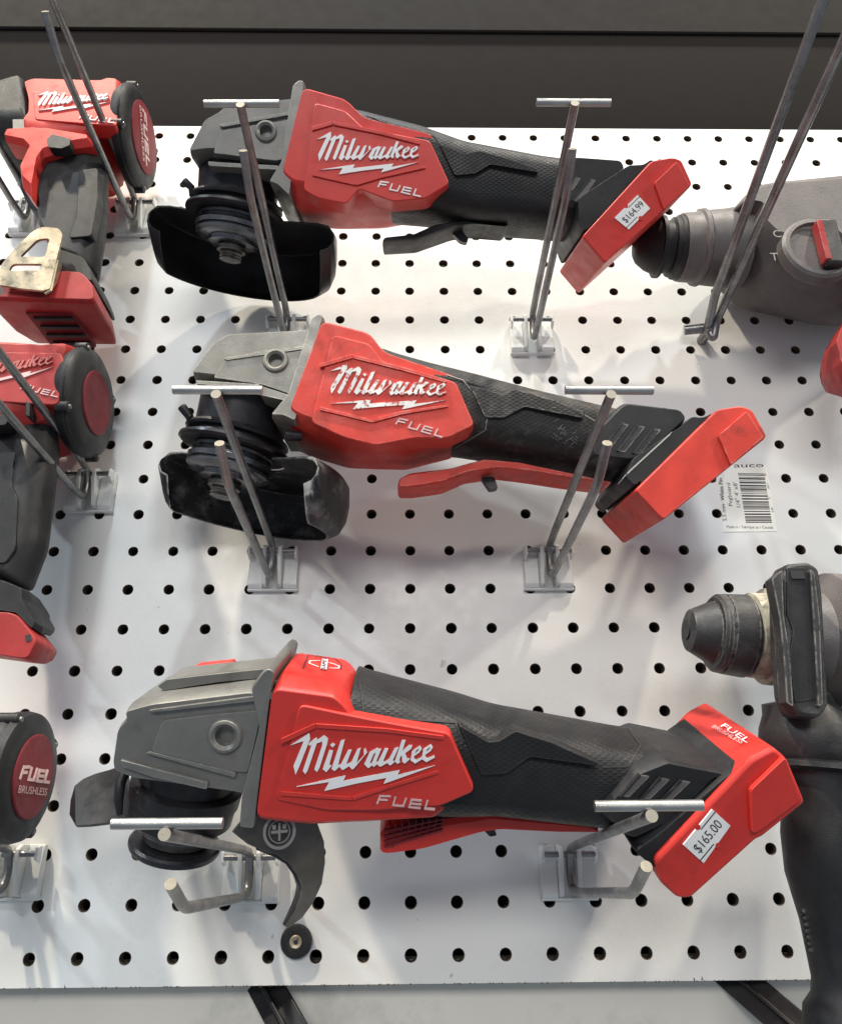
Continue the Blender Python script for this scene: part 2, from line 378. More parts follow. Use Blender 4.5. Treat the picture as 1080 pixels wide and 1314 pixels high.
# bottom and top edge faces
for zz in (ZB, ZT):
    b = len(V); V += [(X0 - .5, 0, zz), (X1 + .5, 0, zz), (X1 + .5, 0.25, zz), (X0 - .5, 0.25, zz)]; Fc.append((b, b + 1, b + 2, b + 3)); fm.append(1)
board = finish('board_face', V, Fc, None, pegboard, mats=[M['board'], M['board_edge']], fmat=fm, merge=True, smooth=False)
# fibres sticking out of the cut lower edge
V, Fc = [], []
for i in range(150):
    x = random.uniform(-11, 11); w = random.uniform(.006, .02); l = random.uniform(.01, .045) * (2.2 if random.random() < .06 else 1)
    b = len(V); V += [(x - w, -.001, ZB + .01), (x + w, -.001, ZB + .01), (x + random.uniform(-.02, .02), -.012, ZB + (l if l > .06 else -l)), (x, .03, ZB + .005)]
    Fc += [(b, b + 1, b + 2), (b + 1, b + 3, b + 2), (b + 3, b, b + 2)]
finish('frayed_edge', V, Fc, M['board_edge'], pegboard, smooth=False)

# barcode label stuck on the board
lab = plate('barcode_label', WALL, Z(q15, [(338, 478), (602, 478), (668, 893), (330, 897)]), 0.002, 0.012, M['label_paper'], pegboard, at=0)
lab['label'] = 'cream barcode label with pegboard size text stuck on the board'
def wl(x, y): return WALL.L(*q15(x, y), 0)
def wtxt(s, a, b, mm=M['ink'], h=None):
    A, B = wl(*a), wl(*b); u = (B - A); uu = Vector((u.x, 0, u.y)).normalized(); up = Vector((-uu.z, 0, uu.x))
    text_mesh('printed_text', s, (A.x, -0.0145, A.y), uu, up, u.length, mm, lab, thick=0.0, height=h)
wtxt('auco', (398, 492), (585, 489), h=0.085)
wtxt('5.5 mm  White Fin', (352, 828), (322, 560), h=0.10)
wtxt('Pegboard', (388, 735), (372, 590), h=0.10)
wtxt('1/4" 4\' x8\'', (438, 742), (415, 585), h=0.11)
wtxt('Made in / Fabrique au / Canada', (352, 873), (645, 877), h=0.075)
wtxt('0', (600, 545), (598, 530)); wtxt('8821', (622, 625), (612, 592), h=.05); wtxt('5', (626, 692), (624, 680)); wtxt('340', (648, 775), (640, 742), h=.05)
V, Fc = [], []; t = 0.0; random.seed(3)
TL_, TR_, BL_, BR_ = wl(422, 527), wl(588, 530), wl(472, 842), wl(636, 842)
while t < 1.0:
    w = random.choice([0.012, 0.012, 0.02, 0.03]); g = random.choice([0.01, 0.014, 0.024, 0.03])
    if t + w > 1: break
    a, b_, c, d = TL_.lerp(BL_, t), TR_.lerp(BR_, t), TR_.lerp(BR_, t + w), TL_.lerp(BL_, t + w); k = len(V)
    V += [(p.x, -0.0140, p.y) for p in (a, b_, c, d)]; Fc.append((k, k + 1, k + 2, k + 3)); t += w + g
finish('barcode', V, Fc, M['ink'], lab, smooth=False)
random.seed(11)

# ------------------------------------------------------------------ setting: header above, wall behind, panel below
def slab(name, x0, x1, y0, y1, z0, z1, material, bevel=0.03):
    o = box(name, ((x0 + x1) / 2, (y0 + y1) / 2, (z0 + z1) / 2), ((x1 - x0) / 2, 0, 0), (0, (y1 - y0) / 2, 0), (0, 0, (z1 - z0) / 2), material, None, bevel)
    o['kind'] = 'structure'; return o
slab('backing_wall', -40, 40, 2.1, 3.0, -12, 26.0, M['back'])
zl = Frame(-0.3, 0).P(540, 42).z
prof = [(1.9, ZT - .9), (1.75, ZT - .3), (1.45, ZT + .5), (.95, ZT + 2.0), (.52, ZT + 4.0), (.34, zl - .01), (.9, zl - .01), (2.0, ZT - .9)]
V, Fc = loft([[(-40, y, z) for y, z in prof], [(40, y, z) for y, z in prof]])
o = finish('header_panel', V, Fc, M['header_low']); o['kind'] = 'structure'
slab('upper_panel', -40, 40, 0.22, 1.1, zl + .005, 44, M['header'], 0.06)
slab('lower_panel', -40, 40, 0.75, 1.15, -14, -0.2, M['shelf'], 0.0)
for (px, py) in ((361, 22), (687, 31)):
    pass
def strap(label, p0, p1):
    f = Frame(-0.62, 0)
    A = f.P(*p0); B = f.P(*p1) + Vector((0.0, -1.1, 0)); t = thing('shelf_bracket', label, 'bracket', A, 'black diagonal bars under the board')
    d = (B - A).normalized(); u = Vector((0, 1, 0)).cross(d).normalized()
    A2 = A - d * 1.6
    c = (A2 + B) / 2; box('bar', c, d * ((B - A2).length / 2), u * 0.36, d.cross(u) * 0.05, M['strap'], t, 0.02)
    box('rib', c + d.cross(u) * -0.12, d * ((B - A2).length / 2), u * 0.04, d.cross(u) * 0.09, M['strap'], t, 0.015)
strap('black diagonal bar below the board, left of centre under the hooked grinder guard', (341, 1266), (396, 1330))
strap('black diagonal bar below the board at the lower right beside the hammer handle', (943, 1254), (1012, 1322))

# ------------------------------------------------------------------ hooks
def make_hook(at, label, cat='peg hook', tbar=True, l_up=6.75, l_lo=6.2, rise=0.74, group='double wire hooks with clear plastic holders'):
    O = Vector(at); t = thing('display_hook', label, cat, O, group)
    up = lambda h, z, x=0.0: O + Vector((x, -h, z))
    r = 0.09
    tube('wire', [up(l_up, rise - .05), up(1.35, 0.12), up(0.55, 0.0), up(0.42, -0.35), up(0.5, -0.78), up(1.2, -0.78), up(l_lo - .85, -0.42), up(l_lo, 0.0)][::-1], r, M['wire'], t, bend=0.28, endmat=M['cut'], seg=14)
    # lower arm tip face
    tube('wire_tip', [up(l_lo - .01, -.005), up(l_lo + 0.012, 0.007)], r * 0.97, M['cut'], t, seg=14)
    if tbar:
        tube('label_bar', [up(l_up - 0.10, rise + 0.085, -0.78), up(l_up - 0.10, rise + 0.085, 0.78)], 0.078, M['zinc'], t, seg=14)
    tube('cross_pin', [up(0.47, -0.10, -0.55), up(0.47, -0.10, 0.55)], 0.062, M['wire'], t, seg=12)
    for s in (-1, 1):
        V, Fc = [], []
        xa, xb = 0.14 * s, 0.60 * s
        prof = [(0.02, 0.08), (0.40, 0.08), (0.56, 0.0), (0.56, -0.28), (0.34, -0.92), (0.02, -0.98)]
        V, Fc = loft([[up(h, z, xa) for h, z in prof], [up(h, z, xa + (xb - xa) * .22) for h, z in prof]])
        b = len(V); p2 = [(0.02, 0.08), (0.16, 0.08), (0.20, -0.05), (0.26, -0.88), (0.18, -0.98), (0.02, -0.98)]
        V2, F2 = loft([[up(h, z, xa + (xb - xa) * .24) for h, z in p2], [up(h, z - .01, xb) for h, z in p2]])
        V += V2; Fc += [tuple(i + b for i in q) for q in F2]
        b = len(V); V3, F3 = loft([[up(h, z, xa + (xb - xa) * .86) for h, z in [(0.28, 0.06), (0.52, 0.02), (0.52, -0.2), (0.28, -0.3)]], [up(h, z, xb + .004 * s) for h, z in [(0.28, 0.06), (0.52, 0.02), (0.52, -0.2), (0.28, -0.3)]]])
        V += V3; Fc += [tuple(i + b for i in q) for q in F3]
        finish('holder_cheek', V, Fc, M['clear'], t, bevel=0.02)
    box('holder_base', up(0.09, -1.0), (0.62, 0, 0), (0, 0.07, 0), (0, 0, 0.03), M['clear'], t, 0.015)
    return t
def copy_tree(o, parent=None):
    c = o.copy(); COL.objects.link(c)
    if parent is not None: c.parent = parent
    for ch in [k for k in bpy.data.objects if k.parent == o]: copy_tree(ch, c)
    return c
hk = make_hook((3.45, 0, 15.78), 'right double wire hook crossing the black handle of the topmost grinder')
def hook_copy(at, label, rot=0.0, dip=0.0):
    c = copy_tree(hk); c.location = Vector(at) * S; c.rotation_euler = (dip, 0, rot); c['label'] = label; return c
hook_copy((-3.42, 0, 15.78), 'left double wire hook crossing the guard of the topmost grinder', -0.01)
hook_copy((-3.40, 0, 8.95), 'left double wire hook crossing the scuffed guard of the middle grinder', 0.005)
hook_copy((3.45, 0, 8.95), 'right double wire hook crossing the red paddle grinder handle', 0.01)
hook_copy((3.42, 0, 2.05), 'right double wire hook under the bottom grinder near its 165.00 sticker', 0.0, -.008)
hook_copy((-3.44, 0, 2.05), 'left double wire hook under the bottom grinder beside its grey guard', -0.0, .02)
hook_copy((-8.2, 0, 19.95), 'double wire hook in front of the upper left red driver with metal belt clip', -0.02)
hook_copy((-11.35, 0, 19.95), 'double wire hook at the left edge under the nose of the upper left driver', -0.02)
hook_copy((-8.25, 0, 11.05), 'double wire hook crossing the middle left red driver', -0.01)
hook_copy((-8.55, 0, 2.15), 'double wire hook below the lower left motor cap marked brushless', -0.02)

hk.rotation_euler = (-.016, 0, 0)

# steel U hook holding the upper right hammer
b0 = WALL.P(908, 408)
sh = thing('steel_hook', 'bare steel U hook with long prongs in front of the grey hammer upper right', 'peg hook', (8.4, 0, 15.4))
Wp = lambda x, h, z: Vector((x, -h, z))
tube('wire', [Wp(8.62, 9.6, 17.4), Wp(8.55, 1.3, 15.62), Wp(8.5, 0.75, 15.42), Wp(8.42, 0.62, 15.0), Wp(8.36, 0.62, 15.02), Wp(8.3, 0.62, 15.3), Wp(8.17, 1.6, 15.62), Wp(8.12, 3.4, 16.1), Wp(8.25, 9.6, 18.4)], 0.115, M['wire'], sh, bend=0.2, seg=14)
tube('collar', [Wp(7.75, 0.35, 15.42), Wp(8.5, 0.5, 15.42)], 0.14, M['wire'], sh, seg=14)
tube('stub', [Wp(8.35, 0.02, 15.3), Wp(8.35, 0.75, 15.25)], 0.15, M['wire'], sh, seg=14)

# ------------------------------------------------------------------ the script logo, traced once, reused
def A7(pts): return [q7(*p) for p in pts]
LOGO = [
 [(66,133),(190,52),(194,72),(178,98),(140,108)], [(160,86),(191,62),(196,92),(126,270),(101,327),(87,268),(148,120)],
 [(186,122),(232,84),(240,92),(238,108),(192,136)], [(216,94),(240,84),(244,108),(180,298),(165,322),(148,300),(200,146)],
 [(236,104),(286,68),(304,80),(296,98),(240,120)], [(276,88),(294,70),(314,90),(308,124),(258,280),(242,308),(224,290),(276,132)],
 [(328,130),(343,118),(361,128),(346,146)], [(322,164),(348,168),(322,262),(338,266),(303,308),(279,288)],
 [(397,104),(425,94),(380,262),(404,258),(358,301),(337,286)],
 [(446,164),(470,162),(434,256),(444,258),(410,294),(390,274)], [(430,262),(478,236),(478,252),(412,294)],
 [(506,160),(530,150),(502,246),(512,252),(474,291),(454,270)], [(549,162),(560,151),(571,178),(522,238),(484,284),(480,274),(551,198)],
 [(588,178),(640,150),(650,162),(614,188),(590,246),(600,262),(576,280),(553,254)], [(636,160),(664,155),(630,240),(652,244),(614,273),(600,256)], [(572,268),(622,232),(622,246),(582,280)],
 [(686,154),(710,154),(676,236),(686,242),(654,271),(637,252)], [(656,260),(714,222),(716,238),(662,270)], [(752,152),(778,145),(738,232),(756,236),(724,263),(702,246)],
 [(800,97),(824,99),(782,232),(790,240),(770,252),(754,234)], [(784,186),(846,130),(868,134),(860,152),(796,202)], [(800,186),(818,180),(836,218),(852,220),(818,250),(802,236)],
 [(867,170),(886,154),(892,164),(878,212),(893,228),(884,247),(857,228)], [(876,164),(918,135),(930,152),(918,158),(909,150),(888,168)], [(916,148),(930,152),(914,176),(884,198),(884,187),(906,166)], [(878,236),(934,208),(938,216),(886,249)],
 [(940,160),(959,144),(965,154),(951,202),(966,218),(957,237),(930,218)], [(949,154),(991,125),(1003,142),(991,148),(982,140),(961,158)], [(989,138),(1003,142),(987,166),(957,188),(957,177),(979,156)], [(951,226),(1012,198),(1016,208),(959,239)],
]
BOLT = [(108,406),(430,332),(414,368),(786,297),(770,330),(1019,265),(680,386),(698,346),(500,384),(290,433),(322,374)]
FUEL = [[(638,516),(656,468),(722,470)], [(649,492),(702,494)], [(756,478),(742,528),(808,534),(826,486)], [(926,498),(864,492),(848,540),(918,547)], [(857,517),(922,522)], [(968,500),(952,550),(1012,556)]]

def simil(src0, src1, dst0, dst1):
    s = src1 - src0; d = dst1 - dst0; k = d.length / s.length; a = math.atan2(d.y, d.x) - math.atan2(s.y, s.x); c, sn = math.cos(a) * k, math.sin(a) * k
    return lambda v: dst0 + Vector((c * (v - src0).x - sn * (v - src0).y, sn * (v - src0).x + c * (v - src0).y))
BASE = None
def put_logo(fr, d, parent, b0, b1, f0, f1, m1, m2=None, fm=None, bolt_m=None):
    """b0,b1: tips of the bolt in px; f0,f1: ends of the FUEL line in px, on the face at depth d of frame fr"""
    src = lambda p: REF.L(*q7(*p), 1.5)
    T = simil(src(BOLT[0]), src(BOLT[5]), fr.L(*b0, d), fr.L(*b1, d))
    solids('script_lettering', fr, [[T(src(p)) for p in poly] for poly in LOGO], d - 0.02, d + 0.028, m1, parent)
    solids('lightning_bolt', fr, [[T(src(p)) for p in BOLT]], d - 0.02, d + 0.03, bolt_m or m1, parent)
    T2 = simil(src(FUEL[0][0]), src(FUEL[-1][-1]), fr.L(*f0, d), fr.L(*f1, d))
    k = (fr.L(*f1, d) - fr.L(*f0, d)).length
    strokes('block_lettering', fr, [[T2(src(p)) for p in path] for path in FUEL], 0.030 * k, d - 0.02, d + 0.02, fm or m1, parent)

REF = Frame(3.6, 3.4, 22)      # bottom grinder's frame doubles as the drawing plane of the logo

# ------------------------------------------------------------------ grinders
def grinder(D, fr, label):
    t = thing('angle_grinder', label, 'angle grinder', fr.W(0, 0, 0), 'red angle grinders lying on the hooks')
    m_red, m_cast, m_rub = D['red_m'], D['cast_m'], D['rub_m']
    FRONT = D.get('front', 1.42)
    # motor housing
    mh = puff('motor_housing', fr, D['red'], [(-FRONT, .42), (-FRONT * .93, .25), (-FRONT * .72, .06), (-FRONT * .5, 0), (FRONT * .42, 0), (FRONT * .76, .03), (FRONT * .95, .085), (FRONT, .12)], D['red_spine'], m_red, t,
              taper=D['red_taper'], bevel=0.025, rnd=0.16, tb=D.get('tb', 2.2))
    # flat arrow-shaped logo face on the side, with its raised surround
    fz = FRONT + 0.02
    f = plate('logo_panel', fr, D['face'], FRONT * .55, fz, m_red, mh, bevel=0.05, rnd=0.10, slope=0.03)
    for i, poly in enumerate(D['ridges']):
        plate('raised_rib', fr, poly, fz - .2, fz + 0.04, m_red, mh, bevel=0.025, rnd=0.02, slope=0.01)
    put_logo(fr, fz, mh, *D['logo'], m1=D['ink'], fm=D.get('fuel_ink'), bolt_m=D.get('bolt_ink'))
    # gear case
    gc = puff('gear_case', fr, D['gear'], [(-1.25, .3), (-1.1, .1), (-.8, .0), (.95, 0), (1.15, .035), (1.28, .09)], D['gear_spine'], m_cast, t, bevel=0.03, rnd=0.1)
    rp = plate('raised_panel', fr, D['gear_panel'], 1.1, 1.33, m_cast, gc, bevel=0.04, rnd=0.06, slope=0.05)
    for poly in D.get('lips', []):
        plate('retainer_plate', fr, poly, .3, 1.36, m_cast, gc, bevel=0.02, rnd=0.02)
    bx, by, br = D['boss']
    c = fr.P(bx, by, 1.33); rr = (fr.L(bx + br, by, 1.33) - fr.L(bx, by, 1.33)).length
    lathe('handle_boss', c - fr.n * .12, fr.n, [(0, rr * 1.15), (.13, rr * 1.08), (.19, rr * .96), (.20, rr * .80), (.17, rr * .68)] + [(.15 - .045 * k, rr * (.66 if k % 2 else .60)) for k in range(11)] + [(-.36, 0.01)], D['boss_m'], gc, seg=36)
    for o_ in (gc, rp):
        cut(o_, lathe('cutter', c - fr.n * .45, fr.n, [(0, rr * .70), (1.2, rr * .70)], M['dark'], t, seg=36))
    cl = puff('mounting_flange', fr, D['collar'], [(-1.35, .2), (-1.2, .03), (1.2, .0), (1.38, .10)], D['collar_spine'], m_cast, t, bevel=0.03, rnd=0.06)
    for (sx, sy) in D['screws']:
        p = fr.P(sx, sy, 1.0); lathe('screw', p, -fr.e1 + fr.n * .25, [(-.25, .1), (0, .12), (.09, .12), (.1, .07), (.05, .06)], M['dark'], cl, seg=16)
    # handle
    hl = puff('handle_grip', fr, D['handle'], [(-1.3, .62), (-1.22, .38), (-1.0, .16), (-.6, .02), (-.3, 0), (.35, 0), (.75, .04), (1.08, .15), (1.24, .30), (1.34, .52)], D['handle_spine'], m_rub, t,
              taper=D['handle_taper'], bevel=0.0, rnd=0.14, sharp=45, df=.55)
    for poly, d0, d1 in D['grip_panels']:
        plate('grip_panel', fr, poly, d0, d1, m_rub if D.get('gp') is None else D['gp'], hl, bevel=0.03, rnd=0.05, slope=0.03)
    vh = puff('vent_housing', fr, D['vent'], [(-1.2, .4), (-1.0, .12), (-.5, 0), (.8, 0), (1.15, .05), (1.28, .14)], D['vent_spine'], M['rubber'], t, bevel=0.03, rnd=0.1)
    for poly in D['slots']:
        plate('vent_slot', fr, poly, 1.0, 1.295, D['slot_m'], vh, rnd=0.03)
        P4 = [fr.L(*p, 1.29) for p in poly]
        # raised lip between the slots
        strokes('vent_fin', fr, [[P4[0], P4[1]]], 0.035, 1.1, 1.34, M['rubber'], vh)
    # battery foot
    ft = puff('battery_mount', fr, D['foot'], [(-1.42, .3), (-1.3, .06), (1.2, 0), (1.38, .08)], D['foot_spine'], M['rubber'], t, bevel=0.04, rnd=0.1)
    cv = puff('battery_cover', fr, D['cover'], D.get('cover_layers', [(-1.5, .12), (-1.42, .03), (1.40, 0), (1.48, .03)]), D['cover_spine'], m_red, t, bevel=0.05, rnd=0.08)
    for poly, d0, d1 in D['cover_steps']:
        plate('cover_step', fr, poly, d0, d1, m_red, cv, bevel=0.05, rnd=0.05, slope=0.02)
    if 'tag' in D:
        T4, words = D['tag']; dd = 1.50 + D.get('tag_d', 0)
        tg = plate('price_sticker', fr, T4, dd - .03, dd + .012, M['paper'], cv); tg['label'] = 'small white price sticker reading ' + words
        a, b, c_, d_ = [fr.L(*p, dd + .012) for p in T4]          # a->b long side (upper left), d->c lower right side
        ux = (b - a).normalized(); uy = (a - d_).normalized(); Lw = (b - a).length; Hh = (a - d_).length
        W3 = lambda v: fr.W(v.x, v.y, dd + .016)
        o2 = d_ + uy * Hh * 0.34 + ux * Lw * 0.10
        e = lambda v: fr.e1 * v.x + fr.e2 * v.y
        text_mesh('price_text', words, W3(o2), e(ux), e(uy), Lw * 0.80, M['ink'], tg, thick=0.002, height=Hh * 0.36)
        strokes('ruled_line', fr, [[d_ + uy * Hh * .16 + ux * Lw * .0, d_ + uy * Hh * .16 + ux * Lw * .45]], 0.018, dd, dd + .015, M['ink'], tg)
        strokes('ruled_line', fr, [[d_ + uy * Hh * .86 + ux * Lw * .52, d_ + uy * Hh * .86 + ux * Lw * 1.0]], 0.018, dd, dd + .015, M['ink'], tg)
        for k in (d_ + ux * Lw * .5, a + ux * Lw * .5):
            lathe('notch', W3(k) - fr.n * .006, fr.n, [(0, .05), (.003, .05)], m_red, tg, seg=10)
    # paddle
    pd = puff('paddle_switch', fr, D['paddle'], [(-.55, .35), (-.5, .1), (-.3, 0), (.3, 0), (.5, .1), (.56, .35)], D['paddle_spine'], D['paddle_m'], t, bevel=0.02, rnd=0.08, df=0.4)
    plate('lock_lever', fr, D['lever'], -.12, .12, M['dark'], pd, bevel=0.02, rnd=0.04, at=0)
    # spindle
    ct, cb = [fr.L(*p, 1.0) for p in D['axis']]; dv = (cb - ct).normalized(); ax = fr.e1 * dv.x + fr.e2 * dv.y      # down the spindle
    U = (fr.e1 * (-dv.y) + fr.e2 * dv.x); U = U if U.x > 0 else -U
    tip = fr.P(*D['tip'], 0.0)
    for nm, prof, mm in D['spindle']:
        lathe(nm, tip, -ax, prof, mm, t, seg=44, side=U)
    # clamp lever at the left of the neck
    if 'lever2' in D:
        pts = [fr.P(x, y, d) for x, y, d in D['lever2']]
        tube('guard_clamp', pts, [.10, .09, .08, .05][:len(pts)], M['dark'], t, seg=10)
    # guard
    if 'guard' in D:
        G = D['guard']; c0 = tip - ax * G['off']
        if 'shift' in G: c0 = c0 + U * G['shift'][0] + fr.n * G['shift'][1]
        a0, a1 = G['span']; n = 56; rings = []
        R = G['R']; Hs = G['H']; th = 0.07
        gt = thing
        V, Fc = [], []
        for i in range(n + 1):
            u = i / n; a = math.radians(a0 + (a1 - a0) * u); dr = U * math.cos(a) + fr.n * math.sin(a)
            # skirt height shrinks at both ends, as the cut corners do
            e0 = min(1, u / G.get('cut0', .06)); e1 = min(1, (1 - u) / G.get('cut1', .05)); hh = Hs * (1 - .55 * (1 - min(e0, e1)) ** 1.2)
            wave = G.get('wave', 0) * math.sin(u * 9 + .5)
            prof = [(R - .50, 0), (R - .20, .05), (R - .06, .20), (R + wave, .42 * hh), (R + .01 + wave, .68 * hh), (R - .08 + wave, .88 * hh), (R - .30 + wave, hh)]
            out = prof; inn = [(r - .05, sv + (.05 if sv < .1 else -.01)) for r, sv in prof[::-1]] + [(G['ri'], .05), (G['ri'], 0)]
            rings.append([c0 + dr * r + ax * s for r, s in out + inn])
        V, Fc = loft(rings); 
        g = finish('wheel_guard', V, Fc, G['m'], t, sharp=40, bevel=0.015)
    return t

def spin(top, neck_r=.98):
    return [('spindle_tip', [(0, 0), (0, .20), (.03, .27), (.07, .24), (.10, .28), (.14, .25), (.18, .29), (.22, .26), (.24, .36), (.34, .37), (.36, .28), (.5, .28)], M['nut']),
            ('clamp_flange', [(.40, .52), (.42, .60), (.52, .62), (.54, .84), (.60, .93), (.66, .94), (.68, .86), (.72, .86), (.74, .95), (.84, .96), (.87, .82), (.98, .80), (1.0, .9), (1.06, .9), (1.1, .7)], M['flange']),
            ('guard_collar', [(1.08, .8), (1.10, 1.18), (1.15, 1.25), (1.21, 1.24), (1.23, 1.04), (1.36, 1.02), (1.38, 1.14), (1.43, 1.17), (1.5, 1.12), (1.52, .9)], M['dark']),
            ('bearing_neck', [(1.45, neck_r), (1.9, neck_r * 1.03), (top, neck_r * 1.08)], M['dark'])]

# --- topmost grinder
g1f = Frame(3.35, 18.2, 23)
G1 = dict(red_m=M['red'], cast_m=M['cast'], rub_m=M['rubber_grip'], ink=M['white'], boss_m=M['cast'], slot_m=M['plastic_grey'], paddle_m=M['rubber'],
  red=Z(q1, [(603, 50, 'f'), (745, 90, 'f'), (808, 158, 'f')]) + Z(q2, [(237, 186, 'f'), (302, 335, 'f'), (218, 390, 'm'), (230, 455, 'b'), (80, 480, 'b')]) + Z(q1, [(715, 530, 'b'), (600, 520, 'b'), (555, 480, 'b')]),
  red_spine=[q1(600, 300), q2(150, 310)], red_taper=[(380, 200, 1.0), (480, 210, .95), (582, 236, .80)],
  face=Z(q1, [(625, 78), (735, 108), (800, 170)]) + Z(q2, [(230, 194), (294, 334), (216, 382), (110, 392), (0, 350)]) + Z(q1, [(740, 440), (640, 420), (585, 390)]),
  ridges=[Z(q8, [(0, 88), (170, 38), (182, 66), (0, 118)]), Z(q8, [(170, 38), (600, 120), (940, 214), (936, 238), (600, 150), (182, 66)]),
          Z(q8, [(0, 478), (370, 570), (385, 592), (0, 505)]), Z(q8, [(370, 570), (600, 500), (985, 425), (990, 440), (600, 528), (385, 592)])],
  logo=(q8(68, 462), q8(925, 395), q8(575, 607), q8(938, 692)),
  gear=Z(q1, [(203, 285, 'f'), (262, 172, 'f'), (312, 145, 'f'), (335, 120, 'f'), (575, 95, 'f'), (600, 100, 'f'), (560, 300, 'f'), (505, 312, 'f'), (500, 330, 'm'), (300, 330, 'm')]),
  gear_spine=[q1(330, 230), q1(560, 200)],
  lips=[Z(q1, [(300, 163), (312, 170), (562, 124), (562, 114)]), Z(q1, [(540, 150), (552, 150), (544, 280), (534, 282)]), Z(q1, [(262, 290), (505, 303), (505, 318), (400, 312), (265, 304)])],
  gear_panel=Z(q1, [(305, 178), (420, 160), (560, 140), (545, 280), (500, 290), (272, 262)]), boss=(*q1(463, 186), 36 / 2.7),
  collar=Z(q1, [(560, 95, 'f'), (567, 60, 'f'), (592, 42, 'f'), (606, 46, 'f'), (602, 90, 'f'), (556, 440, 'f'), (553, 490, 'b'), (525, 480, 'b'), (527, 320, 'f')]), collar_spine=[q1(585, 130), q1(545, 400)],
  screws=[q1(566, 72), q1(520, 385)],
  handle=Z(q2, [(-20, 108, 'f'), (20, 114, 'f'), (200, 160, 'f'), (330, 207, 'f'), (570, 252, 'f'), (700, 268, 'f'), (790, 330, 'f'), (700, 460, 'm'), (640, 520, 'b'), (575, 512, 'b'), (345, 496, 'b'), (215, 470, 'b'), (100, 440, 'm'), (0, 300, 'm')]),
  handle_spine=[q2(-60, 270), q2(330, 360), q2(700, 400)], handle_taper=[(440, 200, .93), (560, 240, .92), (620, 250, .87), (700, 270, .84), (780, 290, .84)],
  grip_panels=[(Z(q2, [(250, 205), (330, 238), (380, 228), (460, 250), (565, 285), (570, 298), (415, 272), (365, 302), (300, 308)]), .9, 1.27)],
  vent=Z(q2, [(640, 270, 'f'), (665, 262, 'f'), (815, 283, 'f'), (828, 308, 'f'), (730, 425, 'f'), (690, 455, 'm'), (620, 500, 'b'), (600, 400, 'f')]), vent_spine=[q2(680, 380), q2(760, 320)],
  slots=[Z(q2, [(678, 312), (660, 350), (672, 356), (700, 316)]), Z(q2, [(728, 318), (672, 385), (696, 392), (748, 322)]), Z(q2, [(768, 322), (712, 392), (732, 398), (786, 326)])],
  foot=Z(q2, [(800, 320, 'f'), (830, 300, 'f'), (878, 300, 'f'), (900, 285, 'f'), (912, 290, 'f'), (705, 502, 'f'), (645, 575, 'b'), (632, 545, 'b'), (650, 440, 'm')]), foot_spine=[q2(700, 480), q2(860, 320)],
  cover=Z(q2, [(917, 265, 1.4), (985, 254, 1.4), (1012, 264, 1.4), (1047, 340, 1.4), (772, 588, 1.4), (700, 503, 1.4)]), cover_spine=[q2(760, 530), q2(980, 320)],
  cover_steps=[(Z(q2, [(930, 330), (1002, 262), (1043, 340), (960, 415)]), 1.3, 1.56)],
  tag=(Z(q2, [(805, 440), (878, 368), (917, 411), (850, 477)]), '$164.99'),
  paddle=Z(q2, [(76, 553, 'b'), (80, 508, 'f'), (170, 500, 'f'), (240, 466, 'f'), (330, 455, 'f'), (460, 478, 'f'), (460, 500, 'b'), (345, 497, 'b'), (290, 508, 'b'), (180, 548, 'b')]), paddle_spine=[q2(95, 530), q2(200, 515), q2(300, 485), q2(450, 488)],
  lever=Z(q2, [(285, 485), (322, 480), (345, 512), (338, 524), (318, 518), (300, 500)]),
  axis=[q1(603, 60), q1(556, 440)], tip=q1(338, 636), spindle=spin(2.6), lever2=[(*q1(180, 358), .5), (*q1(205, 380), .5), (*q1(208, 410), .4)],
  guard=dict(off=1.15, R=2.42, ri=.8, H=1.55, shift=(.28, 0), span=(-186, 12), cut0=.10, cut1=.08, m=M['guard']))
g1 = grinder(G1, g1f, 'topmost red angle grinder with black paddle and 164.99 price sticker')

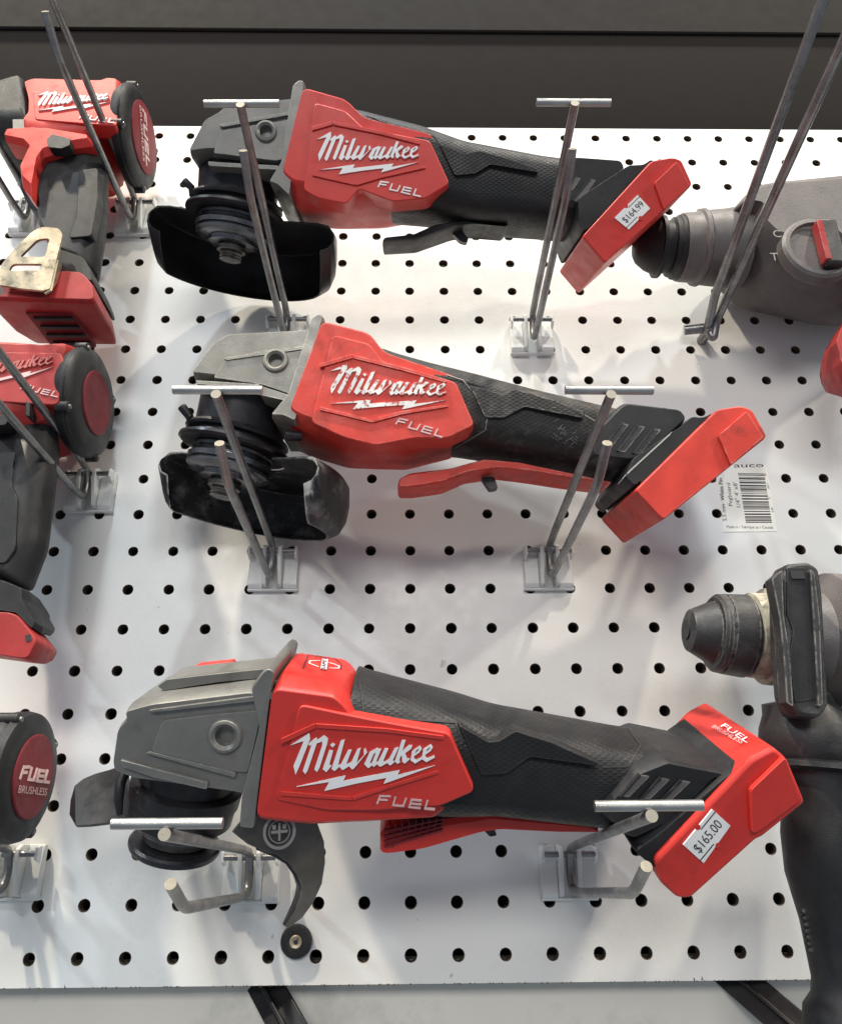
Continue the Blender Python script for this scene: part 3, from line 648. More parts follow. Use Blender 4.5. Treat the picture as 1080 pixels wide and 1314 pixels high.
# --- middle grinder
g2f = Frame(3.0, 11.1, 9)
G2 = dict(red_m=M['red_worn'], cast_m=M['cast_worn'], rub_m=M['rubber_worn'], ink=M['white_worn'], boss_m=M['cast_worn'], slot_m=M['rubber_dusty'], paddle_m=M['red_worn'],
  red=Z(q3, [(584, 42, 'f'), (728, 78, 'f'), (772, 142, 'f'), (1006, 213, 'f'), (1068, 362, 'f'), (978, 410, 'm'), (985, 470, 'b'), (835, 506, 'b'), (655, 500, 'b'), (560, 470, 'b'), (500, 440, 'b')]),
  red_spine=[q3(560, 280), q3(900, 330)], red_taper=[(390, 500, 1.0), (500, 510, .95), (612, 540, .80)],
  face=Z(q3, [(600, 66), (718, 94), (762, 152), (1000, 220), (1060, 358), (975, 400), (870, 400), (740, 425), (640, 400), (530, 350)]),
  ridges=[Z(q9, [(0, 98), (240, 28), (255, 56), (0, 128)]), Z(q9, [(240, 28), (640, 125), (980, 222), (975, 244), (640, 152), (255, 56)]),
          Z(q9, [(0, 428), (395, 530), (405, 552), (0, 455)]), Z(q9, [(395, 530), (640, 462), (990, 415), (994, 430), (640, 488), (405, 552)])],
  logo=(q9(88, 410), q9(970, 383), q9(588, 565), q9(940, 668)), fuel_ink=M['pink'],
  gear=Z(q3, [(170, 220, 'f'), (240, 125, 'f'), (290, 92, 'f'), (545, 78, 'f'), (578, 85, 'f'), (520, 300, 'f'), (475, 280, 'f'), (470, 300, 'm'), (240, 270, 'm')]), gear_spine=[q3(290, 180), q3(520, 170)],
  lips=[Z(q3, [(262, 146), (274, 152), (536, 114), (536, 104)]), Z(q3, [(375, 232), (468, 262), (468, 282), (378, 262)]), Z(q3, [(175, 216), (375, 228), (375, 240), (178, 228)])],
  gear_panel=Z(q3, [(262, 150), (380, 118), (530, 110), (500, 240), (475, 262), (385, 232), (222, 208)]), boss=(*q3(427, 155), 38 / 2.4545),
  collar=Z(q3, [(540, 82, 'f'), (548, 52, 'f'), (572, 38, 'f'), (586, 42, 'f'), (500, 372, 'f'), (498, 430, 'b'), (462, 430, 'b'), (476, 285, 'f')]), collar_spine=[q3(560, 110), q3(490, 350)],
  screws=[q3(545, 65), q3(470, 390)],
  handle=Z(q4, [(20, -22, 'f'), (60, -6, 'f'), (150, 20, 'f'), (290, 54, 'f'), (430, 90, 'f'), (640, 140, 'f'), (760, 200, 'f'), (700, 300, 'm'), (620, 345, 'b'), (500, 308, 'b'), (300, 275, 'b'), (215, 262, 'b'), (120, 250, 'm'), (20, 150, 'm')]),
  handle_spine=[q4(-20, 110), q4(330, 190), q4(660, 250)], handle_taper=[(470, 490, .93), (600, 540, .92), (650, 550, .87), (740, 570, .84), (830, 590, .84)],
  grip_panels=[(Z(q4, [(250, 70), (345, 95), (372, 80), (480, 110), (560, 142), (562, 160), (400, 128), (345, 158), (292, 158)]), .9, 1.27)], gp=M['rubber_worn'],
  vent=Z(q4, [(560, 215, 'f'), (640, 135, 'f'), (655, 127, 'f'), (803, 153, 'f'), (820, 177, 'f'), (720, 275, 'f'), (640, 320, 'm'), (560, 280, 'f')]), vent_spine=[q4(640, 250), q4(740, 190)],
  slots=[Z(q4, [(660, 172), (610, 235), (630, 240), (678, 176)]), Z(q4, [(700, 178), (648, 246), (668, 250), (722, 182)]), Z(q4, [(742, 186), (690, 252), (708, 256), (764, 190)])],
  foot=Z(q4, [(800, 195, 'f'), (822, 172, 'f'), (850, 178, 'f'), (893, 158, 'f'), (905, 162, 'f'), (690, 352, 'f'), (630, 392, 'b'), (618, 405, 'b'), (618, 360, 'm'), (640, 310, 'm')]), foot_spine=[q4(680, 330), q4(850, 195)],
  cover=Z(q4, [(908, 138, 1.4), (970, 129, 1.4), (1000, 139, 1.4), (1042, 212, 1.4), (765, 434, 1.4), (690, 354, 1.4)]), cover_spine=[q4(740, 385), q4(980, 190)],
  cover_steps=[(Z(q4, [(915, 205), (992, 138), (1038, 210), (950, 285)]), 1.3, 1.56)],
  paddle=Z(q4, [(62, 370, 'b'), (65, 325, 'f'), (95, 308, 'f'), (200, 297, 'f'), (290, 272, 'f'), (380, 280, 'f'), (520, 312, 'f'), (612, 332, 'f'), (610, 357, 'b'), (500, 345, 'b'), (400, 330, 'b'), (320, 320, 'b'), (240, 332, 'b'), (180, 360, 'b'), (100, 371, 'b')]),
  paddle_spine=[q4(80, 348), q4(190, 325), q4(290, 298), q4(400, 306), q4(600, 344)],
  lever=Z(q4, [(283, 320), (318, 318), (328, 350), (306, 354)]),
  axis=[q3(584, 45), q3(500, 375)], tip=q3(255, 588), spindle=spin(2.6), lever2=[(*q3(132, 300), .7), (*q3(155, 330), .7), (*q3(162, 352), .5), (*q3(150, 372), .3)],
  guard=dict(off=1.02, R=2.4, ri=.8, H=1.36, shift=(.38, 0), span=(-160, 40), m=M['guard_worn'], wave=.025))
g2 = grinder(G2, g2f, 'middle worn angle grinder with red paddle and scuffed guard, chipped lettering')

# --- bottom grinder
g3f = REF
G3 = dict(red_m=M['red'], cast_m=M['cast'], rub_m=M['rubber_grip'], ink=M['white'], boss_m=M['cast'], slot_m=M['plastic_grey'], paddle_m=M['red'],
  red=Z(q5, [(768, 62, 'b'), (940, 86, 'b'), (972, 122, 'b'), (1002, 272, .7)]) + Z(q6, [(240, 172, 'f'), (305, 322, 'f'), (222, 364, 'f'), (205, 378, 'f'), (10, 387, 'f')]) + Z(q5, [(830, 633, 'f'), (650, 614, 'f')]),
  red_spine=[q5(720, 380), q6(150, 270)], red_taper=[(350, 900, 1.0), (480, 950, .95), (615, 1010, .80)],
  face=Z(q5, [(775, 235), (990, 280)]) + Z(q6, [(120, 162), (236, 182), (298, 322), (216, 358), (140, 362)]) + Z(q7, [(640, 575), (300, 575)]) + Z(q5, [(690, 560)]),
  ridges=[Z(q7, [(0, 95), (225, -8), (235, 22), (0, 130)]), Z(q7, [(225, -8), (700, 25), (1080, 75), (1078, 100), (700, 52), (235, 22)]),
          Z(q7, [(0, 440), (470, 478), (478, 500), (0, 468)]), Z(q7, [(470, 478), (720, 395), (1040, 300), (1045, 322), (720, 420), (478, 500)])],
  logo=(q7(*BOLT[0]), q7(*BOLT[5]), q7(*FUEL[0][0]), q7(*FUEL[-1][-1])), fuel_ink=M['pink'],
  gear=Z(q5, [(190, 408, 'f'), (268, 245, 'm'), (298, 215, 'm'), (345, 150, 'b'), (420, 128, 'b'), (700, 92, 'b'), (738, 100, 'b'), (665, 530, 'f'), (590, 512, 'f'), (260, 462, 'f'), (195, 437, 'f')]), gear_spine=[q5(330, 340), q5(640, 330)],
  lips=[Z(q5, [(284, 262), (300, 268), (690, 224), (690, 208)]), Z(q5, [(276, 402), (290, 398), (572, 468), (568, 482)]), Z(q5, [(192, 425), (480, 500), (476, 522), (300, 482), (200, 448)])],
  gear_panel=Z(q5, [(322, 292), (480, 272), (668, 255), (618, 472), (560, 468), (285, 398)]), boss=(*q5(538, 345), 55 / 2.5714),
  collar=Z(q5, [(700, 92, 'b'), (738, 42, 'b'), (752, 32, 'b'), (770, 42, 'b'), (760, 90, 'b'), (655, 612, 'f'), (605, 606, 'f'), (612, 505, 'f'), (668, 290, 'f')]), collar_spine=[q5(730, 130), q5(635, 560)],
  screws=[q5(690, 178), q5(640, 560)],
  handle=Z(q6, [(15, 22, 'b'), (40, 32, 'b'), (240, 85, 'b'), (330, 113, 'b'), (620, 165, 'b'), (740, 215, 'f'), (700, 370, 'f'), (640, 415, 'f'), (580, 400, 'f'), (330, 368, 'f'), (222, 372, 'f'), (80, 330, 'm'), (30, 145, 'm')]),
  handle_spine=[q6(0, 200), q6(330, 245), q6(680, 290)], handle_taper=[(470, 920, .93), (600, 980, .92), (660, 990, .87), (760, 1000, .84), (850, 1010, .84)],
  grip_panels=[(Z(q6, [(250, 165), (320, 205), (345, 203), (385, 178), (470, 205), (585, 255), (585, 262), (420, 240), (365, 280), (305, 285)]), .9, 1.27)],
  vent=Z(q6, [(560, 345, 'f'), (650, 250, 'f'), (675, 190, 'm'), (650, 155, 'b'), (800, 190, 'b'), (832, 235, 'm'), (835, 265, 'f'), (735, 370, 'f'), (640, 415, 'f')]), vent_spine=[q6(650, 320), q6(770, 240)],
  slots=[Z(q6, [(676, 282), (632, 332), (652, 336), (702, 286)]), Z(q6, [(724, 289), (680, 337), (702, 340), (750, 293)]), Z(q6, [(772, 295), (728, 340), (750, 344), (798, 299)])],
  foot=Z(q6, [(845, 262, 'f'), (905, 222, 'f'), (930, 240, 'f'), (712, 472, 'f'), (690, 470, 'f'), (640, 428, 'f'), (700, 385, 'f'), (835, 270, 'f')]), foot_spine=[q6(690, 430), q6(880, 240)],
  cover=Z(q6, [(1018, 240, 1.4), (1060, 342, 1.4), (960, 422, 1.4), (945, 428, 1.4), (792, 566, 1.4), (762, 566, 1.4), (722, 530, 1.4), (708, 476, 1.4), (932, 240, 1.4), (985, 212, 1.4)]), cover_spine=[q6(770, 500), q6(985, 300)],
  cover_steps=[(Z(q6, [(938, 318), (1020, 240), (1056, 342), (958, 416), (942, 422)]), 1.3, 1.60)],
  tag=(Z(q6, [(780, 447), (848, 364), (891, 402), (828, 490)]), '$165.00'),
  paddle=Z(q6, [(68, 455, 'f'), (68, 405, 'f'), (82, 390, 'f'), (215, 374, 'f'), (330, 360, 'f'), (560, 386, 'f'), (580, 400, 'f'), (480, 402, 'f'), (350, 396, 'f'), (300, 404, 'f'), (170, 448, 'f'), (90, 459, 'f')]),
  paddle_spine=[q6(85, 425), q6(190, 410), q6(330, 382), q6(560, 395)],
  lever=Z(q6, [(305, 400), (330, 398), (342, 418), (325, 422)]),
  axis=[q5(768, 62), q5(652, 612)], tip=q5(362, 752),
  spindle=[('spindle_tip', [(0, 0), (0, .2), (.05, .27), (.12, .3), (.25, .3)], M['dark']), ('grinding_disc', [(.16, .3), (.18, .66), (.22, .80), (.26, .82), (.32, .82), (.36, .78), (.38, .5)], M['wheel']),
           ('clamp_flange', [(.36, .40), (.42, .60), (.56, .62), (.60, .72), (.70, .74), (.74, .70), (.78, .5)], M['nut']),
           ('guard_collar', [(.74, .6), (.76, .86), (.8, .92), (1.1, .94), (1.13, .98), (1.4, 1.0), (1.46, .9)], M['dark']), ('bearing_neck', [(1.3, .86), (2.2, .9), (2.8, .9)], M['dark'])],
  lever2=[(*q5(215, 445), .6), (*q5(192, 500), .8), (*q5(186, 560), .9), (*q5(190, 605), .9)])
g3 = grinder(G3, g3f, 'bottom red angle grinder with grey flared guard and 165.00 price sticker')
def kid(o, nm): return [k for k in bpy.data.objects if k.parent == o and k.name.split('.')[0] == nm][0]
def sheet(name, rowsA, rowsB, material, parent, fr, thick=.06, n=1, bevel=.01):
    A = [fr.P(*p) for p in rowsA]; B = [fr.P(*p) for p in rowsB]; V = []; Fc = []
    for a, b in zip(A, B):
        for k in range(n + 1): V.append(a.lerp(b, k / n))
    for i in range(len(A) - 1):
        for k in range(n): q = i * (n + 1) + k; Fc.append((q, q + 1, q + n + 2, q + n + 1))
    return finish(name, V, Fc, material, parent, solid=thick, bevel=bevel, sharp=50)
# flared grey guard wing on the right, black one on the left
wing = sheet('wheel_guard', Z(q5, [(600, 610, 1.0), (700, 600, 1.0), (800, 606, .9), (838, 628, .7), (860, 690, .5), (863, 760, .3), (852, 830, .2), (825, 890, .1), (790, 940, .1), (744, 974, .1)]),
             Z(q5, [(560, 660, 1.1), (610, 700, 1.1), (660, 722, 1.1), (700, 738, 1.05), (740, 760, 1.0), (768, 800, .9), (786, 838, .8), (782, 870, .6), (768, 912, .35), (734, 970, .15)]), M['guard_grey'], g3, g3f, thick=.07)
sheet('wheel_guard_lip', Z(q5, [(640, 716, 1.14), (700, 740, 1.09), (740, 764, 1.03), (768, 804, .93), (784, 840, .82), (780, 872, .62), (764, 914, .36), (733, 972, .16)]),
      Z(q5, [(640, 706, .75), (695, 728, .75), (735, 752, .7), (762, 792, .6), (776, 836, .5), (772, 868, .35), (758, 905, .15), (730, 966, 0)]), M['dark'], g3, g3f, thick=.05)
lf = sheet('guard_wing', Z(q5, [(215, 440, -.9), (160, 460, -.9), (110, 474, -.9), (72, 490, -.8), (45, 512, -.7), (33, 560, -.6)]),
      Z(q5, [(230, 600, .4), (195, 630, .3), (140, 637, .2), (90, 643, .1), (48, 645, 0), (29, 606, -.3)]), M['guard'], g3, g3f, thick=.07)
# emblem on the guard: ring with bars
c = g3f.P(*q5(718, 657), 1.12); a_ = g3f.P(*q5(772, 652), 1.10) - c
nrm = (g3f.P(*q5(718, 657), 1.12) - g3f.P(*q5(718, 657), 1.0)).normalized()
ev = g3f.e2 * .16 * 1.9 + g3f.n * -.0
V, Fc = [], []
def emb(o):
    ps = []
    for r0, r1 in ((.82, 1.0), (.60, .66)):
        n = 36; Vv = []; Ff = []
        for k in range(n):
            a = 2 * math.pi * k / n
            for r in (r0, r1): Vv.append(c + a_ * r * math.cos(a) + ev * r * math.sin(a) + g3f.n * .05)
        for k in range(n): j = (k + 1) % n; Ff.append((2 * k, 2 * k + 1, 2 * j + 1, 2 * j))
        ps.append((Vv, Ff))
    for x0, x1, y0, y1 in ((-.5, .5, -.08, .08), (-.07, .07, -.5, .5), (.2, .42, .15, .4), (-.42, -.2, .15, .4)):
        ps.append(([c + a_ * x + ev * y + g3f.n * (.052 + .002 * (y1 > .3)) for x, y in ((x0, y0), (x1, y0), (x1, y1), (x0, y1))], [(0, 1, 2, 3)]))
    V, Fc = join_solids(ps); finish('guard_emblem', V, Fc, M['grey_mark'], o, smooth=False)
emb(wing)
# red spindle-lock button on the gear case top
plate('spindle_lock', g3f, Z(q5, [(418, 128), (445, 112), (560, 100), (566, 112), (545, 122), (440, 138)]), -.75, -.25, M['red'], kid(g3, 'gear_case'), bevel=.03, at=-.5, rnd=.03)
plate('top_plate', g3f, Z(q5, [(330, 170), (360, 148), (520, 130), (690, 112), (684, 142), (520, 158), (350, 185)]), -.2, .75, M['cast'], kid(g3, 'gear_case'), bevel=.04, at=.5, rnd=.03)
mh3 = kid(g3, 'motor_housing')
# recessed badge on top of the housing: dark inset with a white bow-tie mark
qb = zoom(370, 830, 10.8)
from mathutils.bvhtree import BVHTree
def surface(o):
    bpy.context.view_layer.update(); dg = bpy.context.evaluated_depsgraph_get()
    return BVHTree.FromObject(o, dg), o.matrix_world.copy()
def hit(sf, x, y):
    t, mw = sf; D_ = ROT @ Vector(((x - 540) / F, 1, -(y - 657) / F)); inv = mw.inverted()
    o_ = inv @ (CAMP * S); d_ = (inv.to_3x3() @ D_).normalized(); h = t.ray_cast(o_, d_)
    if h[0] is None: return None
    return (mw @ h[0]) / S, (mw.to_3x3() @ h[1]).normalized()
def lines(name, o, paths, w, m, parent, lift=.012):
    """thin raised or printed lines that follow the surface of o"""
    sf = surface(o); V, Fc = [], []; k = 0
    for path in paths:
        for a, b in zip(path[:-1], path[1:]):
            n = max(1, int(math.hypot(a[0] - b[0], a[1] - b[1]) / 4)); prev = None
            for i_ in range(n + 1):
                u = i_ / n; hh = hit(sf, a[0] + (b[0] - a[0]) * u, a[1] + (b[1] - a[1]) * u)
                if hh is None: prev = None; continue
                if prev is not None and (hh[0] - prev[0]).length < .6:
                    t = (hh[0] - prev[0]).normalized(); m0 = t.cross(prev[1]) * w / 2; m1 = t.cross(hh[1]) * w / 2; q = len(V); e = k * .0006
                    V += [prev[0] + m0 + prev[1] * (lift + e), prev[0] - m0 + prev[1] * (lift + e), hh[0] - m1 + hh[1] * (lift + e), hh[0] + m1 + hh[1] * (lift + e)]; Fc.append((q, q + 1, q + 2, q + 3)); k = (k + 1) % 9
                prev = hh
    if V: return finish(name, V, Fc, m, parent, smooth=False)
lines('badge_outline', mh3, [Z(qb, [(205, 300), (272, 118), (640, 170), (735, 240), (720, 310)])], .035, M['red_disc'], mh3)
lines('badge_mark', mh3, [Z(qb, [(440, 200), (300, 205), (288, 240), (420, 290)]), Z(qb, [(560, 230), (700, 275), (695, 308), (560, 305)]), Z(qb, [(500, 172), (480, 332)])], .028, M['white'], mh3, .016)
lines('badge_block', mh3, [Z(qb, [(508, 180), (486, 322)])], .11, M['white'], mh3, .018)
sfb = surface(mh3); h1, h0 = hit(sfb, *qb(478, 330)), hit(sfb, *qb(506, 180))
if h1 and h0:
    u_ = (h0[0] - h1[0]); v_ = h0[1].cross(u_).normalized()
    text_mesh('badge_text', 'RAPID', h1[0] - v_ * .038 + h1[1] * .028, u_, v_, u_.length, M['red_disc'], mh3, thick=.0, height=.075)
hl3, hl2, hl1 = kid(g3, 'handle_grip'), kid(g2, 'handle_grip'), kid(g1, 'handle_grip')
lines('grip_seam', hl3, [Z(q6, [(20, 60), (32, 145), (245, 160), (262, 202), (322, 210)])], .03, M['ink'], hl3)
lines('vent_seam', hl3, [Z(q6, [(590, 264), (650, 262), (680, 215), (640, 160)])], .03, M['ink'], hl3)
lines('grip_seam', hl1, [Z(q2, [(22, 118), (120, 148), (238, 182), (262, 215)])], .03, M['ink'], hl1)
lines('scuffed_edge', hl2, [Z(q4, [(30, -8), (150, 30), (235, 58), (262, 88), (345, 112), (372, 92)]), Z(q4, [(215, 238), (296, 190), (300, 162)]), Z(q4, [(560, 150), (600, 175)])], .022, M['grey_mark'], hl2)
random.seed(5)
sc = []
for k in range(26):
    x = random.uniform(470, 535); y = 186 + (x - 470) * .55 + random.uniform(-22, 22); sc.append([q4(x, y), q4(x + random.uniform(6, 13), y + random.choice((-6, 6)))])
for k in range(14):
    x = random.uniform(610, 640); y = random.uniform(240, 300); sc.append([q4(x, y), q4(x + 8, y + random.choice((-6, 6)))])
lines('grip_scuffs', hl2, sc, .007, M['grey_mark'], hl2)
mh2 = kid(g2, 'motor_housing'); ft2 = kid(g2, 'battery_mount')
lines('scuffed_edge', ft2, [Z(q4, [(800, 190), (740, 245), (680, 300), (650, 335)])], .03, M['scuff'], ft2)
sc = []
for k in range(16):
    x, y = random.uniform(600, 1030), random.uniform(60, 480); a = random.uniform(-.6, .6); l = random.uniform(4, 22); sc.append([q3(x, y), q3(x + l * math.cos(a), y + l * math.sin(a))])
lines('surface_scratches', mh2, sc, .008, M['scuff_red'], mh2)

# FUEL BRUSHLESS on top of the battery cover
cv3 = kid(g3, 'battery_cover'); qf = zoom(870, 900, 8.3125)
P0 = g3f.P(*qf(470, 245), -.85); P1 = g3f.P(*qf(760, 435), -.05)
tA, tB, tD = [g3f.W(*g3f.L(*q6(*p), 1.4), dd) for p, dd in (((932, 240), -1.2), ((985, 212), -1.2), ((932, 240), 1.3))]
off = (tB - tA).cross(tD - tA).normalized(); off = off if off.dot(CAMP - tA) > 0 else -off
def on_top(x, y):   # ray from camera onto that face
    D_ = ROT @ Vector(((qf(x, y)[0] - 540) / F, 1, -(qf(x, y)[1] - 657) / F)); o_ = tA + off * .03
    return CAMP + D_ * ((o_ - CAMP).dot(off) / D_.dot(off))
def top_txt(s, a, b, up, m_, hh=None):
    A_, B_, C_ = on_top(*a), on_top(*b), on_top(*up); u = (B_ - A_).normalized(); v = off.cross(u); v = v if v.dot(C_ - A_) > 0 else -v
    h_ = (C_ - A_).dot(v)
    o = text_mesh('cover_text', s, A_ , u, v, (B_ - A_).length, m_, cv3, thick=0.0, height=h_)
top_txt('FUEL', (445, 262), (725, 440), (500, 235), M['white']); top_txt('BRUSHLESS', (350, 272), (665, 450), (380, 245), M['pink'])
# grille on the paddle
pd3 = kid(g3, 'paddle_switch')
gl = []
for k in range(9): gl.append([g3f.L(*q6(82 + k * 16, 452 - k * 6 if k > 1 else 450), .56), g3f.L(*q6(90 + k * 16, 400 - k * 2.2), .56)])
for k in range(4): gl.append([g3f.L(*q6(80, 412 + k * 12), .56), g3f.L(*q6(214, 385 + k * 8), .56)])
strokes('paddle_grille', g3f, gl, .022, .4, .60, M['red_disc'], pd3)

# round black pad with a square screw under the guard tip
dp = WALL.P(381, 1207)
pad = thing('rubber_washer', 'small black round pad with square metal screw under the bottom grinder guard tip', 'washer', dp)
lathe('pad', dp + Vector((0, .0, 0)), (0, -1, 0), [(0.0, .32), (.10, .335), (.16, .31), (.18, .2), (.17, .16)], M['rubber'], pad, seg=32)
lathe('screw', dp + Vector((0, -.15, 0)), (0, -1, 0), [(0, .135), (.05, .13), (.06, .11), (.045, .06)], M['brass'], pad, seg=24)
box('screw_recess', dp + Vector((0, -.205, 0)), (.04, 0, .01), (-.01, 0, .04), (0, .006, 0), M['ink'], pad, .004)

# ------------------------------------------------------------------ left column: drivers
def cap_unit(t, fr, cpx, r, length, disc_r, material_disc, words=None, rot=0.0, name='motor_end_cap', tilt=(1, 0, 0)):
    c = fr.P(*cpx, 0.0); ax = Vector(tilt).normalized()
    o = lathe(name, c - ax * length, ax, [(0, r * .93), (.1, r * .97), (length * .45, r * 1.0), (length * .6, r * .97), (length * .66, r * 1.0), (length - .1, r * .97), (length - .02, r * .86), (length, disc_r * 1.05)], M['rubber'], t, seg=48, sharp=40)
    # lobes with screws
    for k in range(4):
        a = math.radians(45 + 90 * k + 12); up = Vector((0, 0, 1)); sd = ax.cross(up).normalized(); up = sd.cross(ax)
        p = c - ax * (length * .75) + (up * math.sin(a) + sd * math.cos(a)) * r * .98
        lathe('screw_lobe', p, ax, [(0, .13), (length * .55, .13), (length * .6, .09)], M['rubber'], o, seg=16)
        lathe('screw', p + ax * length * .6, ax, [(0, .06), (.03, .05)], M['nut'], o, seg=12)
    d = lathe('round_badge', c, ax, [(-.03, disc_r), (.03, disc_r), (.045, disc_r * .97)], material_disc, o, seg=48)
    if words:
        up = Vector((0, 0, 1)); sd = up.cross(ax).normalized() ; sd = -sd if sd.dot(Vector((0, 1, 0))) < 0 else sd; up = ax.cross(sd); up = up if up.z > 0 else -up
        u = sd * math.cos(rot) + up * math.sin(rot); v = -sd * math.sin(rot) + up * math.cos(rot)
        fk = Frame(0, 0); fk.O = c; fk.e1 = u; fk.e2 = v; fk.n = ax
        src = lambda p: Vector(((p[0] - 825) / 375.0, -(p[1] - 512) / 375.0 ))
        s_ = disc_r * 1.5
        shp = lambda p: Vector((src(p).x * s_, (src(p).y + (src(p).x) * .10) * s_ * 1.25 + .02))
        strokes('badge_lettering', fk, [[shp(p) for p in path] for path in FUEL], .075 * disc_r, .03, .062, words, d)
        text_mesh('badge_small_text', 'BRUSHLESS', c - u * disc_r * .78 - v * disc_r * .42, u, v, disc_r * 1.5, words, d, thick=.075, height=disc_r * .17)
    return o

L0 = [(-1.25, .4), (-1.1, .15), (-.6, 0), (.5, 0), (.9, .06), (1.15, .2), (1.25, .36)]
LG = [(-.85, .75), (-.7, .6), (-.3, .3), (.1, .1), (.45, 0), (.7, .1), (.88, .36)]
# upper left
f1 = Frame(1.75, 19.5, 0)
d1 = thing('impact_driver', 'upper left red and black driver with a metal belt clip on its foot', 'impact driver', f1.P(60, 200), 'red drivers on the left')
mh = puff('motor_housing', f1, Z(q12, [(140, 128), (180, 108), (480, 130), (520, 112), (585, 118), (580, 200), (540, 300), (520, 400, 'm'), (400, 400), (200, 420), (120, 400), (150, 345), (155, 250)]), L0, [q12(180, 280), q12(540, 260)], M['red'], d1, bevel=.02)
puff('housing_trim', f1, Z(q12, [(40, 385), (55, 355), (200, 345), (440, 385), (445, 402), (330, 418), (215, 455), (185, 500), (160, 640), (120, 595), (112, 545), (158, 440), (130, 405)]), [(.5, 0), (1.05, 0), (1.2, .12)], [q12(150, 390), q12(300, 385)], M['red'], d1, bevel=.03, rnd=.05)
fz = 1.27
plate('logo_panel', f1, Z(q12, [(150, 130), (500, 150), (540, 200), (530, 290), (160, 260)]), .8, fz, M['red'], mh, bevel=.05, rnd=.1)
qt = zoom(30, 100, 8.31)
put_logo(f1, fz, mh, qt(165, 355), qt(915, 262), qt(605, 432), qt(965, 487), m1=M['white'])
ns = puff('nose_housing', f1, Z(q12, [(-40, 200), (0, 160), (45, 130), (145, 105), (165, 240), (165, 350), (60, 352), (0, 345), (-40, 320)]), L0, [q12(0, 240), q12(120, 240)], M['rubber'], d1, bevel=.02)
plate('nose_collar', f1, Z(q12, [(58, 240), (155, 238), (160, 343), (60, 348)]), .8, 1.165, M['cast'], ns, bevel=.05, rnd=.05)
cap_unit(d1, f1, q12(655, 345), 1.40, .46, .98, M['red_disc'], M['pink'], rot=-1.0)
plate('direction_switch', f1, Z(q12, [(213, 352), (238, 326), (322, 347), (318, 377), (280, 392), (222, 386)]), 1.0, 1.30, M['rubber'], mh, bevel=.05, rnd=.03)
puff('trigger', f1, Z(q12, [(60, 520), (75, 430), (140, 450), (120, 550), (140, 610), (90, 590)]), [(-.4, .3), (-.3, 0), (.3, 0), (.4, .3)], [q12(100, 480), q12(100, 560)], M['rubber'], d1)
gr = puff('handle_grip', f1, Z(q12, [(160, 600), (190, 480), (260, 425), (440, 392), (500, 440), (495, 640), (475, 800), (445, 985), (380, 960), (270, 900), (190, 780), (180, 680)]), LG, [q12(290, 500), q12(320, 880)], M['rubber'], d1, rnd=.15, sharp=50, df=.5)
plate('grip_panel', f1, Z(q12, [(360, 480), (450, 470), (450, 620), (420, 800), (310, 810), (345, 700)]), .3, .935, M['rubber'], gr, bevel=.05, rnd=.1, slope=.06)
LF = [(-1.3, .5), (-1.0, .32), (-.3, .1), (.8, 0), (1.1, .05)]
puff('foot_collar', f1, Z(q12, [(268, 870), (400, 915), (435, 985), (440, 1030), (400, 1010), (300, 950), (250, 940)]), LF, [q12(200, 920), q12(380, 960)], M['rubber'], d1, bevel=.03)
fo = puff('battery_cover', f1, Z(q12, [(-80, 1030, 1.2), (240, 972, 1.2), (285, 955, 1.2), (375, 960, 1.2), (425, 1010, 1.2), (436, 1090, 1.2), (-80, 1075, 1.2)]), [(-1.45, .42), (-1.2, .34), (-.4, .12), (1.1, 0), (1.22, .04)], [q12(-40, 1040), q12(330, 1030)], M['red_dull'], d1, bevel=.05)
zb = f1.L(*q12(100, 1078), 1.2).y; xa = f1.L(*q12(70, 1078), 1.2).x; xb = f1.L(*q12(290, 1080), 1.2).x
box('battery_socket', f1.W((xa + xb) / 2, zb + .03, -.1), f1.e1 * ((xb - xa) / 2), f1.n * .75, f1.e2 * .06, M['red_disc'], fo, .02)
for k in range(4):
    box('contact_rail', f1.W((xa + xb) / 2 + .05, zb - .05, .5 - k * .36), f1.e1 * ((xb - xa) / 2 - .1), f1.n * .05, f1.e2 * .05, M['rubber'], fo, .01)
# belt clip with two windows
def holed(name, fr, outer, holes, d0, d1, material, parent, bev=.0):
    cu = bpy.data.curves.new('c', 'CURVE'); cu.dimensions = '2D'; cu.fill_mode = 'BOTH'; cu.extrude = (d1 - d0) / 2
    for loop in [outer] + holes:
        pts = rounded([fr.L(*p, d1) for p in loop], .09, 4); sp = cu.splines.new('POLY'); sp.points.add(len(pts) - 1)
        for p_, v in zip(sp.points, pts): p_.co = (v.x, v.y, 0, 1)
        sp.use_cyclic_u = True
    ob = bpy.data.objects.new('c', cu); COL.objects.link(ob); dg = bpy.context.evaluated_depsgraph_get(); me = bpy.data.meshes.new_from_object(ob.evaluated_get(dg))
    V = [fr.W(v.co.x, v.co.y, (d0 + d1) / 2 + v.co.z) for v in me.vertices]; Fc = [tuple(p.vertices) for p in me.polygons]
    COL.objects.unlink(ob); bpy.data.objects.remove(ob); bpy.data.meshes.remove(me)
    return finish(name, V, Fc, material, parent, merge=True, bevel=bev)
bc = holed('belt_clip', f1, Z(q12, [(-20, 1010), (8, 920), (80, 835), (155, 765), (195, 748), (270, 756), (286, 785), (262, 880), (228, 1030), (200, 1040), (100, 1030)]),
      [Z(q12, [(90, 886), (172, 806), (228, 800), (206, 886)]), Z(q12, [(38, 950), (58, 918), (196, 918), (186, 948)])], 1.38, 1.45, M['brass'], d1, .015)
sheet('belt_clip_fold', Z(q12, [(262, 900, 1.42), (232, 1040, 1.42), (205, 1056, 1.42)]), Z(q12, [(280, 925, 1.25), (258, 1000, 1.25), (215, 1052, 1.3)]), M['brass'], bc, f1, thick=.06)

